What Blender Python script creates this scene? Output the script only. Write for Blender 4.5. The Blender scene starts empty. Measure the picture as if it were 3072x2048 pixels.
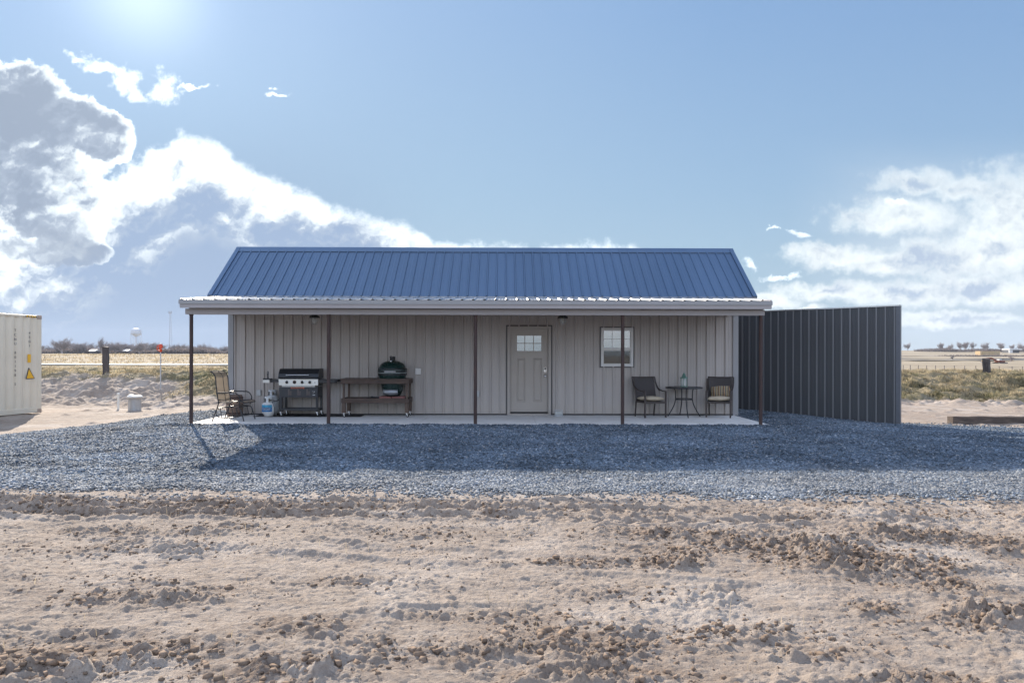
import bpy, math, random
import numpy as np
from mathutils import Vector, Matrix
random.seed(7); rng = np.random.default_rng(11)
R = math.radians
sc = bpy.context.scene
col = sc.collection

# ---------------------------------------------------------------- camera
CH = 1.45                                     # eye height above the patio slab
cam = bpy.data.cameras.new('camera'); camo = bpy.data.objects.new('camera', cam); col.objects.link(camo)
cam.lens = 24.0; cam.sensor_width = 36.0; cam.sensor_fit = 'HORIZONTAL'
cam.shift_y = 41.0/3072.0
cam.clip_start = 0.1; cam.clip_end = 20000
camo.location = (0, 0, CH)
camo.rotation_euler = (Matrix.Rotation(R(90), 4, 'X') @ Matrix.Rotation(R(0.10), 4, 'Z')).to_euler()
sc.camera = camo

# ---------------------------------------------------------------- light
SUN_EL, SUN_AZ = 25.3, 28.6                   # azimuth to the left of the view direction
sun = bpy.data.lights.new('sun', 'SUN'); suno = bpy.data.objects.new('sun', sun); col.objects.link(suno)
sun.energy = 4.6; sun.angle = R(0.5); sun.color = (1.0, 0.90, 0.77)
sv = Vector((-math.sin(R(SUN_AZ))*math.cos(R(SUN_EL)), math.cos(R(SUN_AZ))*math.cos(R(SUN_EL)), math.sin(R(SUN_EL))))
suno.rotation_euler = sv.to_track_quat('Z', 'Y').to_euler()
suno.location = sv*60

sc.view_settings.view_transform = 'Standard'; sc.view_settings.look = 'None'
sc.view_settings.exposure = 1.12; sc.view_settings.gamma = 1.0
sc.view_settings.use_curve_mapping = False
sc.cycles.max_bounces = 6; sc.cycles.diffuse_bounces = 3; sc.cycles.transparent_max_bounces = 8

# ---------------------------------------------------------------- node helper
class NT:
    def __init__(s, tree): s.t = tree; s.n = tree.nodes; s.l = tree.links
    def new(s, typ, **kw):
        n = s.n.new(typ)
        for k, v in kw.items(): setattr(n, k, v)
        return n
    def put(s, sock, v):
        if v is None: return
        if isinstance(v, bpy.types.NodeSocket): s.l.new(v, sock)
        else:
            if hasattr(sock.default_value, '__len__') and not hasattr(v, '__len__'): v = [v]*len(sock.default_value)
            if hasattr(v, '__len__') and len(sock.default_value) == 4 and len(v) == 3: v = (*v, 1)
            sock.default_value = v
    def math(s, op, a, b=None, c=None, clamp=False):
        n = s.new('ShaderNodeMath', operation=op, use_clamp=clamp); s.put(n.inputs[0], a); s.put(n.inputs[1], b); s.put(n.inputs[2], c); return n.outputs[0]
    def vmath(s, op, a, b=None):
        n = s.new('ShaderNodeVectorMath', operation=op); s.put(n.inputs[0], a); s.put(n.inputs[1], b)
        return n.outputs['Value'] if op in ('LENGTH', 'DISTANCE', 'DOT_PRODUCT') else n.outputs[0]
    def noise(s, vec, scale, detail=5, rough=0.55, dist=0.0, dim='3D'):
        n = s.new('ShaderNodeTexNoise', noise_dimensions=dim); s.put(n.inputs['Vector'], vec); s.put(n.inputs['Scale'], scale)
        s.put(n.inputs['Detail'], detail); s.put(n.inputs['Roughness'], rough); s.put(n.inputs['Distortion'], dist); return n.outputs['Fac']
    def ramp(s, f, stops):
        n = s.new('ShaderNodeValToRGB'); s.put(n.inputs[0], f); e = n.color_ramp.elements
        while len(e) < len(stops): e.new(0.5)
        for i, (p, c) in enumerate(stops): e[i].position = p; e[i].color = (*c, 1) if len(c) == 3 else c
        return n.outputs[0]
    def mr(s, v, a, b, c=0.0, d=1.0, smooth=False):
        n = s.new('ShaderNodeMapRange'); n.interpolation_type = 'SMOOTHSTEP' if smooth else 'LINEAR'
        s.put(n.inputs[0], v); s.put(n.inputs[1], a); s.put(n.inputs[2], b); s.put(n.inputs[3], c); s.put(n.inputs[4], d); return n.outputs[0]
    def mix(s, f, a, b, mode='MIX'):
        n = s.new('ShaderNodeMix', data_type='RGBA', blend_type=mode); s.put(n.inputs[0], f); s.put(n.inputs[6], a); s.put(n.inputs[7], b); return n.outputs[2]

# ---------------------------------------------------------------- world: sky and clouds, functions of the view direction in the world
world = bpy.data.worlds.new('World'); sc.world = world; world.use_nodes = True
w = NT(world.node_tree); w.n.clear()
SKY_STRENGTH = 0.13
tc = w.new('ShaderNodeTexCoord'); D = tc.outputs['Generated']
sky = w.new('ShaderNodeTexSky', sky_type='NISHITA'); sky.sun_disc = False
sky.sun_elevation = R(SUN_EL); sky.sun_rotation = R(-SUN_AZ); sky.altitude = 1500; sky.air_density = 1.0; sky.dust_density = 1.2; sky.ozone_density = 1.6
sep = w.new('ShaderNodeSeparateXYZ'); w.put(sep.inputs[0], D)
yy = w.math('MAXIMUM', sep.outputs[1], 0.04)
U = w.math('DIVIDE', sep.outputs[0], yy); V = w.math('DIVIDE', sep.outputs[2], yy)
cb = w.new('ShaderNodeCombineXYZ'); w.put(cb.inputs[0], U); w.put(cb.inputs[1], V); P = cb.outputs[0]
front = w.mr(sep.outputs[1], 0.1, 0.4)
def uv(px, py): return ((px-1536)/2048.0, (1065-py)/2048.0)
def blobs(lst, Pn):
    out = None
    for px, py, rx, ry in lst:
        c = uv(px, py)
        v = w.vmath('SUBTRACT', Pn, (c[0], c[1], 0)); v = w.vmath('MULTIPLY', v, (2048.0/rx, 2048.0/ry, 0))
        d = w.math('SUBTRACT', 1.0, w.vmath('LENGTH', v))
        out = d if out is None else w.math('SMOOTH_MAX', out, d, 0.15)
    return out
# domain warp so that outlines billow
n1 = w.new('ShaderNodeTexNoise'); w.put(n1.inputs['Vector'], P); w.put(n1.inputs['Scale'], 9.0); w.put(n1.inputs['Detail'], 6); w.put(n1.inputs['Roughness'], 0.6)
wv = w.vmath('MULTIPLY', w.vmath('SUBTRACT', n1.outputs['Color'], (0.5, 0.5, 0.5)), (0.13, 0.10, 0.0))
n2 = w.new('ShaderNodeTexNoise'); w.put(n2.inputs['Vector'], P); w.put(n2.inputs['Scale'], 40.0); w.put(n2.inputs['Detail'], 5); w.put(n2.inputs['Roughness'], 0.6)
wv2 = w.vmath('MULTIPLY', w.vmath('SUBTRACT', n2.outputs['Color'], (0.5, 0.5, 0.5)), (0.03, 0.024, 0.0))
PW = w.vmath('ADD', w.vmath('ADD', P, wv), wv2)
PWs = w.vmath('ADD', w.vmath('ADD', P, w.vmath('SCALE', wv, None)), wv2)
PWs.node.inputs[0].links[0].from_node.inputs[1].links[0].from_node.inputs['Scale'].default_value = 0.35
raw = sky.outputs[0]
# the bright region round the sun is held to the level of the rest of the sky
mx_ = w.vmath('DOT_PRODUCT', raw, (0.2, 0.4, 0.4)); sc1 = w.math('POWER', w.math('ADD', 1.0, w.math('POWER', w.math('DIVIDE', mx_, 2.0), 2.0)), -0.5)
skyc = w.vmath('SCALE', raw, None); w.put(skyc.node.inputs['Scale'], sc1)
skyf = w.mix(w.mr(U, 0.75, -0.5, 0.45, 0.95, True), w.mix(1.0, skyc, (1.35, 1.30, 1.22), 'MULTIPLY'), w.mix(w.mr(V, 0.50, 0.15), w.mix(w.mr(U, 0.3, -0.3), (1.45, 2.25, 3.5), (2.0, 2.75, 3.95)), (2.15, 2.9, 3.6)))
# soft veil of far cloud over the lower sky
fb = w.noise(w.vmath('MULTIPLY', P, (1.6, 4.5, 1)), 2.3, 7, 0.6)
lowleft = w.math('MULTIPLY', w.mr(V, 0.42, 0.05, 0, 1, True), w.mr(U, -0.05, -0.42, 0, 1, True))
veil = w.math('MULTIPLY', lowleft, 0.80)
c1 = w.mix(veil, skyf, (1.52, 1.9, 2.7))
# general whitening low on the horizon (thin far cloud)
lowall = w.math('MULTIPLY', w.mr(V, 0.26, 0.0, 0, 1, True), w.mr(fb, 0.35, 0.65, 0.3, 0.85))
c1 = w.mix(w.math('MULTIPLY', lowall, 0.75), c1, (2.25, 2.65, 3.25))
c1 = w.mix(w.math('MULTIPLY', w.math('MULTIPLY', w.mr(U, 0.38, 0.62, 0, 1, True), w.mr(V, 0.34, 0.20, 0, 1, True)), w.mr(fb, 0.3, 0.6, 0.35, 0.9)), c1, (3.0, 3.35, 3.8))
# left cloud bank (far part) with bright crest
B1 = [(560, 520, 230, 120), (420, 560, 200, 110), (700, 590, 210, 95), (860, 640, 210, 75), (1010, 680, 180, 60), (1150, 725, 150, 45), (1260, 745, 120, 30), (300, 640, 240, 150),
      (1560, 752, 170, 22), (1750, 756, 160, 18), (1430, 752, 120, 18)]
def curve(x, pts, lo, hi):
    n = w.new('ShaderNodeFloatCurve'); w.put(n.inputs['Value'], x); c = n.mapping.curves[0]
    while len(c.points) < len(pts): c.points.new(0.5, 0.5)
    for i, (a, b_) in enumerate(pts): c.points[i].location = (a/3072.0, (b_-lo)/(hi-lo)); c.points[i].handle_type = 'VECTOR'
    n.mapping.update(); return n.outputs[0]
def pxs(Pn):
    s_ = w.new('ShaderNodeSeparateXYZ'); w.put(s_.inputs[0], Pn)
    return w.math('ADD', w.math('MULTIPLY', s_.outputs[0], 2048/3072), 0.5, None), w.math('SUBTRACT', 1065.0, w.math('MULTIPLY', s_.outputs[1], 2048.0))
relief = None
for sc_, am in ((7.0, 1.0), (18.0, 0.6), (45.0, 0.35)):
    a_ = w.noise(w.vmath('ADD', PWs, (1.3, 0.2, 0)), sc_, 3, 0.5); b_ = w.noise(w.vmath('ADD', PWs, (1.3-0.05/sc_, 0.2+0.16/sc_, 0)), sc_, 3, 0.5)
    r_ = w.math('MULTIPLY', w.math('SUBTRACT', b_, a_), am*7.0); relief = r_ if relief is None else w.math('ADD', relief, r_)
wxn, wyn = pxs(PWs)
cr = curve(wxn, [(0, 700), (180, 640), (330, 520), (430, 455), (540, 402), (620, 412), (700, 480), (800, 530), (900, 560), (1000, 615), (1120, 655), (1220, 680), (1300, 735), (1400, 742), (1480, 735), (1600, 742), (1720, 733), (1880, 742), (2000, 775), (2100, 830), (2300, 1000), (3072, 1200)], 300, 1300)
wd1 = curve(wxn, [(0, 200), (450, 210), (700, 150), (900, 110), (1150, 80), (1300, 60), (2000, 40), (3072, 40)], 0, 400)
dep = w.math('SUBTRACT', wyn, w.math('ADD', w.math('MULTIPLY', cr, 1000.0), 300.0)); dn = w.math('DIVIDE', dep, w.math('MULTIPLY', wd1, 400.0))
f1n = w.math('ADD', w.math('MULTIPLY', dep, 0.006), w.math('MULTIPLY', w.math('SUBTRACT', n2.outputs['Fac'], 0.5), 0.5))
a1 = w.mr(f1n, -0.10, 0.22, 0, 1, True)
depth1 = w.math('ADD', w.mr(dn, 0.1, 1.35), w.math('ADD', w.math('MULTIPLY', w.math('SUBTRACT', n1.outputs['Fac'], 0.5), 1.3), w.math('MULTIPLY', relief, 0.42)))
shade1 = w.math('MAXIMUM', w.math('MINIMUM', depth1, 1.0), w.mr(dn, 1.0, 2.0, 0, 1, True))
k1 = w.ramp(shade1, [(0.0, (7.6, 7.6, 7.6)), (0.38, (5.2, 5.3, 5.4)), (0.75, (2.4, 2.75, 3.4)), (1.0, (1.85, 2.3, 3.15))])
c2 = w.mix(a1, c1, k1)
# left near cloud, grey body with a brilliant rim
B2 = [(40, 330, 190, 150), (170, 385, 170, 120), (300, 410, 110, 90), (60, 520, 260, 170), (160, 640, 190, 130), (230, 745, 110, 50), (110, 760, 150, 45), (-80, 420, 200, 250)]
f2 = blobs(B2, PWs); f2n = w.math('ADD', f2, w.math('MULTIPLY', w.math('SUBTRACT', n2.outputs['Fac'], 0.5), 0.6))
a2 = w.mr(f2n, -0.02, 0.09, 0, 1, True)
nC = w.noise(w.vmath('ADD', P, (3.1, 0.7, 0.2)), 6.5, 6, 0.6)
sh2 = w.math('ADD', w.mr(f2n, 0.04, 0.34), w.math('MULTIPLY', w.math('SUBTRACT', nC, 0.5), w.mr(V, 0.40, 0.2, 1.2, 3.2)))
sh2 = w.math('ADD', w.math('MULTIPLY', sh2, w.mr(V, 0.33, 0.22, 1.0, 0.72)), w.math('MULTIPLY', relief, 0.40))
k2 = w.ramp(sh2, [(0.0, (7.8, 7.8, 7.8)), (0.35, (5.2, 5.3, 5.4)), (0.75, (2.2, 2.45, 2.95)), (1.0, (1.75, 2.0, 2.5))])
c3 = w.mix(w.math('MULTIPLY', a2, w.mr(V, 0.0, 0.22, 0.0, 1.0, True)), c2, k2)
# small bright scraps
B3 = [(510, 240, 75, 55), (370, 225, 55, 60), (300, 185, 60, 25), (400, 270, 45, 40), (820, 298, 32, 10), (815, 268, 14, 10), (240, 165, 40, 22), (610, 235, 60, 9), (2690, 597, 40, 12), (2395, 703, 55, 13), (2315, 701, 18, 8), (2265, 805, 44, 18), (2350, 842, 66, 14)]
nF = w.noise(P, 34.0, 8, 0.68)
f3 = w.math('ADD', blobs(B3, PW), w.math('MULTIPLY', w.math('SUBTRACT', nF, 0.5), 2.6))
c4 = w.mix(w.math('MULTIPLY', w.mr(f3, -0.05, 0.95, 0, 1, True), w.mr(U, 0.2, 0.3, 1.0, 0.75)), c3, (7.6, 7.6, 7.6))
# right bank
B4 = [(2500, 770, 150, 42), (2650, 790, 180, 38), (2840, 770, 190, 60), (2990, 740, 150, 90), (2500, 880, 190, 28), (2720, 880, 260, 40), (2950, 860, 220, 50), (3050, 620, 170, 140), (2900, 560, 110, 40),
      (2700, 640, 200, 60), (2760, 540, 150, 40), (2320, 905, 90, 22), (2420, 930, 60, 16), (3140, 700, 100, 150), (2850, 955, 260, 26), (2480, 985, 160, 16), (2300, 960, 120, 16)]
f4 = w.math('ADD', blobs(B4, PWs), w.math('MULTIPLY', w.math('SUBTRACT', n2.outputs['Fac'], 0.5), 1.2))
a4 = w.math('MULTIPLY', w.mr(f4, -0.30, 0.60, 0, 1, True), w.mr(V, 0.30, 0.17, 0.55, 0.95))
sh4 = w.math('ADD', w.math('ADD', w.mr(f4, 0.15, 1.1), w.math('MULTIPLY', relief, 0.45)), w.math('MULTIPLY', w.math('SUBTRACT', w.noise(w.vmath('ADD', PW, (0.0, 0.02, 0.3)), 7.0, 5, 0.55), 0.5), 1.8))
k4 = w.ramp(sh4, [(0.0, (5.2, 5.2, 5.1)), (0.4, (4.4, 4.45, 4.5)), (0.85, (2.9, 3.2, 3.7)), (1.0, (2.5, 2.85, 3.5))])
c5 = w.mix(a4, c4, k4)
# glow round the sun
cosang = w.vmath('DOT_PRODUCT', D, tuple(sv))
g = w.math('POWER', w.math('MAXIMUM', cosang, 0.0), 60.0); g2 = w.math('POWER', w.math('MAXIMUM', cosang, 0.0), 520.0)
gl = w.math('ADD', w.math('MULTIPLY', g, 0.45), w.math('MULTIPLY', g2, 1.7))
c6 = w.mix(1.0, c5, w.mix(1.0, (1, 1, 1), gl, 'MULTIPLY'), 'ADD')
# behind the viewer: broken cloud, spread and brightened as unseen fill for the shaded front
bn = w.noise(w.vmath('MULTIPLY', D, (1, 1, 2.6)), 2.6, 8, 0.6)
backsky = w.mix(1.0, skyc, (1.75, 1.8, 1.8), 'MULTIPLY'); backsky = w.mix(w.math('MULTIPLY', w.mr(sep.outputs[2], 0.20, 0.0, 0, 1, True), 0.85), backsky, (2.1, 2.6, 3.1))
bc = w.mix(w.math('MULTIPLY', w.mr(bn, 0.42, 0.60, 0, 1, True), 0.85), backsky, (4.5, 4.5, 4.6))
c6 = w.mix(1.0, c6, (0.70, 0.75, 0.775), 'MULTIPLY')
bc = w.mix(1.0, bc, (1.40, 1.40, 1.42), 'MULTIPLY')
c7 = w.mix(front, bc, c6)
bg = w.new('ShaderNodeBackground'); w.put(bg.inputs[0], c7); bg.inputs[1].default_value = SKY_STRENGTH
wo = w.new('ShaderNodeOutputWorld'); w.l.new(bg.outputs[0], wo.inputs[0])
world.cycles.sampling_method = 'MANUAL'; world.cycles.sample_map_resolution = 512

# ---------------------------------------------------------------- materials
MATS = {}
def mat(name, c, rough=0.6, metal=0.0, var=0.12, scale=6.0, bump=0.0, bscale=40.0, stretch=(1, 1, 1), c2=None, c2amt=(0.5, 0.7), spec=0.5, trans=0.0, coat=0.0, c2scale=None):
    if name in MATS: return MATS[name]
    m = bpy.data.materials.new(name); m.use_nodes = True; t = NT(m.node_tree)
    b = t.n['Principled BSDF']; tcn = t.new('ShaderNodeTexCoord'); o = tcn.outputs['Object']
    vec = t.vmath('MULTIPLY', o, stretch)
    nz = t.noise(vec, scale, 6, 0.6)
    cc = t.mix(t.mr(nz, 0.3, 0.7), [x*(1-var) for x in c], [min(1, x*(1+var)) for x in c])
    if c2:
        n2_ = t.noise(vec, c2scale or scale*2.3, 8, 0.65)
        cc = t.mix(t.mr(n2_, c2amt[0], c2amt[1], 0, 1), cc, c2)
    t.put(b.inputs['Base Color'], cc); b.inputs['Metallic'].default_value = metal
    t.put(b.inputs['Roughness'], t.mr(nz, 0.3, 0.7, max(0.02, rough-0.07), min(1, rough+0.07)))
    b.inputs['Specular IOR Level'].default_value = spec
    if trans: b.inputs['Transmission Weight'].default_value = trans
    if coat: b.inputs['Coat Weight'].default_value = coat
    if bump:
        bp = t.new('ShaderNodeBump'); bp.inputs['Strength'].default_value = bump; bp.inputs['Distance'].default_value = 0.01
        t.put(bp.inputs['Height'], t.noise(vec, bscale, 6, 0.65)); t.l.new(bp.outputs[0], b.inputs['Normal'])
    MATS[name] = m; return m

def sheets(m, width, axis, amt, splash=False):
    t = NT(m.node_tree); b = t.n['Principled BSDF']; src = b.inputs['Base Color'].links[0].from_socket
    tcn = t.new('ShaderNodeTexCoord'); s_ = t.new('ShaderNodeSeparateXYZ'); t.put(s_.inputs[0], tcn.outputs['Object'])
    wn_ = t.new('ShaderNodeTexWhiteNoise', noise_dimensions='1D'); t.put(wn_.inputs['W'], t.math('FLOOR', t.math('DIVIDE', t.math('ADD', s_.outputs[axis], 0.2), width)))
    v = t.mr(wn_.outputs['Value'], 0, 1, 1-amt, 1+amt); c = t.mix(1.0, src, t.mix(v, (0, 0, 0), (1, 1, 1)), 'MULTIPLY') if False else None
    hsv = t.new('ShaderNodeHueSaturation'); t.put(hsv.inputs['Color'], src); t.put(hsv.inputs['Value'], v); c = hsv.outputs[0]
    if splash:
        nz = t.noise(t.vmath('MULTIPLY', tcn.outputs['Object'], (3, 3, 5)), 2.0, 7, 0.7); f = t.math('MULTIPLY', t.mr(s_.outputs[2], 0.38, 0.0), t.mr(nz, 0.35, 0.7)); c = t.mix(t.math('MULTIPLY', f, 0.7), c, (0.42, 0.36, 0.30))
        st = t.noise(t.vmath('MULTIPLY', tcn.outputs['Object'], (9, 9, 0.35)), 1.0, 5, 0.6); c = t.mix(t.mr(st, 0.55, 0.8, 0, 0.35), c, (0.25, 0.225, 0.21))
    t.put(b.inputs['Base Color'], c); bp = t.new('ShaderNodeBump'); bp.inputs['Strength'].default_value = 0.25; bp.inputs['Distance'].default_value = 0.02
    t.put(bp.inputs['Height'], t.noise(tcn.outputs['Object'], 2.4, 2, 0.4)); t.l.new(bp.outputs[0], b.inputs['Normal']); return m
wall_m = mat('wall_metal', (0.40, 0.36, 0.335), 0.42, 0.0, 0.05, 1.5, 0.05, 3.0, (1, 1, 0.15), c2=(0.34, 0.30, 0.275), c2amt=(0.52, 0.85), c2scale=1.7)
trim_m = mat('trim_metal', (0.28, 0.275, 0.28), 0.4, 0.0, 0.06, 2)
fascia_m = mat('fascia_metal', (0.33, 0.30, 0.30), 0.4, 0.0, 0.05, 2)
roof_m = mat('roof_metal', (0.108, 0.165, 0.255), 0.40, 0.6, 0.05, 1.2, 0.02, 5, (1, 0.3, 0.3))
proof_m = mat('porch_roof_metal', (0.62, 0.62, 0.62), 0.30, 0.85, 0.05, 1.5)
sheets(wall_m, 0.9144, 0, 0.035, True); sheets(roof_m, 0.9144, 0, 0.05)
fence_m = mat('charcoal_metal', (0.052, 0.055, 0.062), 0.38, 0.0, 0.08, 1.5, 0.03, 3, (1, 1, 0.2))
fencerib_m = mat('charcoal_rib', (0.15, 0.15, 0.155), 0.4, 0.0, 0.05, 2)
rust_m = mat('rusty_steel', (0.055, 0.033, 0.030), 0.7, 0.2, 0.25, 8, 0.4, 60, (1, 1, 0.25), c2=(0.11, 0.055, 0.040), c2amt=(0.5, 0.8))
conc_m = mat('concrete', (0.66, 0.64, 0.62), 0.8, 0, 0.06, 1.2, 0.12, 60, c2=(0.50, 0.465, 0.42), c2amt=(0.48, 0.8), c2scale=2.2)
black_m = mat('black_paint', (0.02, 0.02, 0.023), 0.42, 0, 0.2, 12)
blackm_m = mat('black_matte', (0.02, 0.02, 0.022), 0.75, 0, 0.2, 12, 0.2, 80)
steel_m = mat('brushed_steel', (0.62, 0.62, 0.61), 0.33, 0.85, 0.06, 3, 0.05, 30, (0.2, 1, 12))
chrome_m = mat('bright_steel', (0.72, 0.72, 0.72), 0.22, 1.0, 0.04, 5)
white_m = mat('white_vinyl', (0.62, 0.60, 0.58), 0.4, 0, 0.03, 3)
tank_m = mat('tank_white', (0.62, 0.62, 0.60), 0.4, 0, 0.05, 4, c2=(0.42, 0.39, 0.34), c2amt=(0.62, 0.9))
tank2_m = mat('tank_grey', (0.45, 0.46, 0.47), 0.45, 0, 0.08, 4, c2=(0.34, 0.31, 0.27), c2amt=(0.55, 0.85))
wood_m = mat('dark_weathered_wood', (0.07, 0.045, 0.035), 0.75, 0, 0.4, 5, 0.5, 30, (0.8, 6, 6), c2=(0.20, 0.15, 0.11), c2amt=(0.55, 0.85), c2scale=4)
woodv_m = mat('weathered_leg_wood', (0.085, 0.055, 0.042), 0.75, 0, 0.4, 5, 0.5, 30, (6, 6, 0.8), c2=(0.24, 0.18, 0.13), c2amt=(0.5, 0.85), c2scale=4)
tie_m = mat('old_timber', (0.075, 0.055, 0.045), 0.85, 0, 0.4, 4, 0.9, 14, (0.7, 5, 5), c2=(0.20, 0.155, 0.12), c2amt=(0.5, 0.8), c2scale=3)
tiev_m = mat('old_post_wood', (0.06, 0.05, 0.05), 0.85, 0, 0.4, 4, 0.9, 14, (5, 5, 0.6), c2=(0.15, 0.13, 0.115), c2amt=(0.5, 0.8), c2scale=3)
egg_m = mat('green_ceramic', (0.006, 0.024, 0.021), 0.28, 0, 0.25, 60, 0.25, 90)
brick_m = mat('red_brick', (0.25, 0.11, 0.10), 0.85, 0, 0.15, 8, 0.3, 60)
cush_m = mat('beige_cushion', (0.55, 0.46, 0.34), 0.9, 0, 0.06, 8, 0.2, 200)
bronze_m = mat('bronze_frame', (0.055, 0.042, 0.038), 0.5, 0.2, 0.15, 6)
sling_m = mat('dark_sling', (0.060, 0.052, 0.052), 0.8, 0, 0.1, 20, 0.3, 260)
rsling_m = mat('tan_sling', (0.30, 0.235, 0.165), 0.85, 0, 0.06, 10, 0.2, 260)
green_m = mat('verdigris', (0.10, 0.20, 0.16), 0.6, 0.1, 0.25, 14, 0.3, 50)
wax_m = mat('candle_wax', (0.75, 0.72, 0.65), 0.6, 0, 0.03)
door_m = mat('door_paint', (0.35, 0.31, 0.275), 0.38, 0, 0.05, 1.5, 0.03, 20)
doorf_m = mat('door_frame_paint', (0.36, 0.32, 0.29), 0.42, 0, 0.05, 2)
cont_m = mat('container_paint', (0.63, 0.575, 0.47), 0.5, 0, 0.05, 1.0, 0.05, 6, c2=(0.60, 0.52, 0.39), c2amt=(0.55, 0.9), c2scale=1.5)
rustl_m = mat('rusty_corner', (0.36, 0.29, 0.24), 0.8, 0, 0.3, 20)
yel_m = mat('yellow_decal', (0.72, 0.40, 0.02), 0.5, 0, 0.05)
ink_m = mat('dark_ink', (0.035, 0.04, 0.05), 0.6, 0, 0.1)
red_m = mat('red_enamel', (0.55, 0.06, 0.02), 0.4, 0, 0.1, 10)
logo_m = mat('orange_lettering', (0.50, 0.10, 0.04), 0.5, 0, 0.1)
blue_m = mat('blue_label', (0.02, 0.13, 0.32), 0.35, 0, 0.5, 14)
lblue_m = mat('light_blue_label', (0.05, 0.32, 0.50), 0.35, 0, 0.3, 14)
galv_m = mat('galvanised', (0.40, 0.41, 0.42), 0.42, 0.4, 0.08, 8)
pvc_m = mat('white_plastic', (0.68, 0.67, 0.63), 0.5, 0, 0.05, 6, c2=(0.5, 0.45, 0.38), c2amt=(0.55, 0.9))
bark_m = mat('bare_bark', (0.30, 0.26, 0.255), 0.9, 0, 0.25, 0.3)
hay_m = mat('straw_bale', (0.46, 0.33, 0.18), 0.95, 0, 0.2, 0.8, 0, 1)
twr_m = mat('tower_white', (0.50, 0.52, 0.56), 0.5, 0, 0.05, 0.1)
latt_m = mat('lattice_grey', (0.30, 0.31, 0.34), 0.6, 0, 0.05)
shedw_m = mat('shed_white', (0.6, 0.6, 0.6), 0.6)
dshed_m = mat('shed_dark', (0.06, 0.06, 0.07), 0.7)
bush_m = mat('dark_brush', (0.075, 0.06, 0.055), 0.9, 0, 0.3, 0.5)
barrel_m = mat('barrel_wood', (0.17, 0.115, 0.085), 0.8, 0, 0.3, 6, 0.5, 40, (5, 5, 0.6), c2=(0.09, 0.06, 0.05), c2amt=(0.5, 0.7))
mat_m = mat('rubber_mat', (0.012, 0.013, 0.015), 0.7, 0, 0.2, 20)
gasket_m = mat('grey_gasket', (0.33, 0.36, 0.36), 0.5, 0.3, 0.05)
rotor_m = mat('dusty_red', (0.17, 0.06, 0.04), 0.6, 0, 0.2, 1)

def glass_mat(name, tint=(0.02, 0.03, 0.035), rough=0.03):
    m = bpy.data.materials.new(name); m.use_nodes = True; t = NT(m.node_tree); b = t.n['Principled BSDF']
    t.put(b.inputs['Base Color'], tint); b.inputs['Roughness'].default_value = rough; b.inputs['IOR'].default_value = 3.2
    tcn = t.new('ShaderNodeTexCoord'); bp = t.new('ShaderNodeBump'); bp.inputs['Strength'].default_value = 0.06; bp.inputs['Distance'].default_value = 0.02
    t.put(bp.inputs['Height'], t.noise(tcn.outputs['Object'], 2.2, 2, 0.5)); t.l.new(bp.outputs[0], b.inputs['Normal'])
    MATS[name] = m; return m
pane_m = glass_mat('window_glass')
def clear_mat(name):
    m = bpy.data.materials.new(name); m.use_nodes = True; b = m.node_tree.nodes['Principled BSDF']
    b.inputs['Base Color'].default_value = (0.75, 0.78, 0.76, 1); b.inputs['Roughness'].default_value = 0.08; b.inputs['Alpha'].default_value = 0.35
    return m
clear_m = clear_mat('clear_glass')
def sling_mat(name, c, tr):
    m = bpy.data.materials.new(name); m.use_nodes = True; t = NT(m.node_tree); b = t.n['Principled BSDF']; t.put(b.inputs['Base Color'], c); b.inputs['Roughness'].default_value = .8
    tl = t.new('ShaderNodeBsdfTranslucent'); t.put(tl.inputs[0], c); tp = t.new('ShaderNodeBsdfTransparent'); m1 = t.new('ShaderNodeMixShader'); m1.inputs[0].default_value = tr; m2 = t.new('ShaderNodeMixShader'); m2.inputs[0].default_value = .10
    t.l.new(b.outputs[0], m1.inputs[1]); t.l.new(tl.outputs[0], m1.inputs[2]); t.l.new(m1.outputs[0], m2.inputs[1]); t.l.new(tp.outputs[0], m2.inputs[2]); t.l.new(m2.outputs[0], t.n['Material Output'].inputs[0]); return m
def stripe_mat():
    m = bpy.data.materials.new('striped_fabric'); m.use_nodes = True; t = NT(m.node_tree); b = t.n['Principled BSDF']
    tcn = t.new('ShaderNodeTexCoord'); s_ = t.new('ShaderNodeSeparateXYZ'); t.put(s_.inputs[0], tcn.outputs['Object'])
    x = t.math('FRACT', t.math('ADD', t.math('MULTIPLY', s_.outputs[0], 8.5), 0.5))
    r = t.ramp(x, [(0, (0.05, 0.035, 0.03)), (0.16, (0.30, 0.16, 0.07)), (0.30, (0.42, 0.36, 0.26)), (0.38, (0.06, 0.05, 0.045)), (0.52, (0.22, 0.20, 0.17)), (0.66, (0.33, 0.26, 0.13)), (0.80, (0.10, 0.05, 0.03)), (0.92, (0.45, 0.40, 0.30))])
    r.node.color_ramp.interpolation = 'CONSTANT'
    t.put(b.inputs['Base Color'], r); b.inputs['Roughness'].default_value = 0.9; return m
stripe_m = stripe_mat()
rsling_m = sling_mat('tan_mesh_sling', (0.33, 0.265, 0.20), 0.35)

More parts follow.
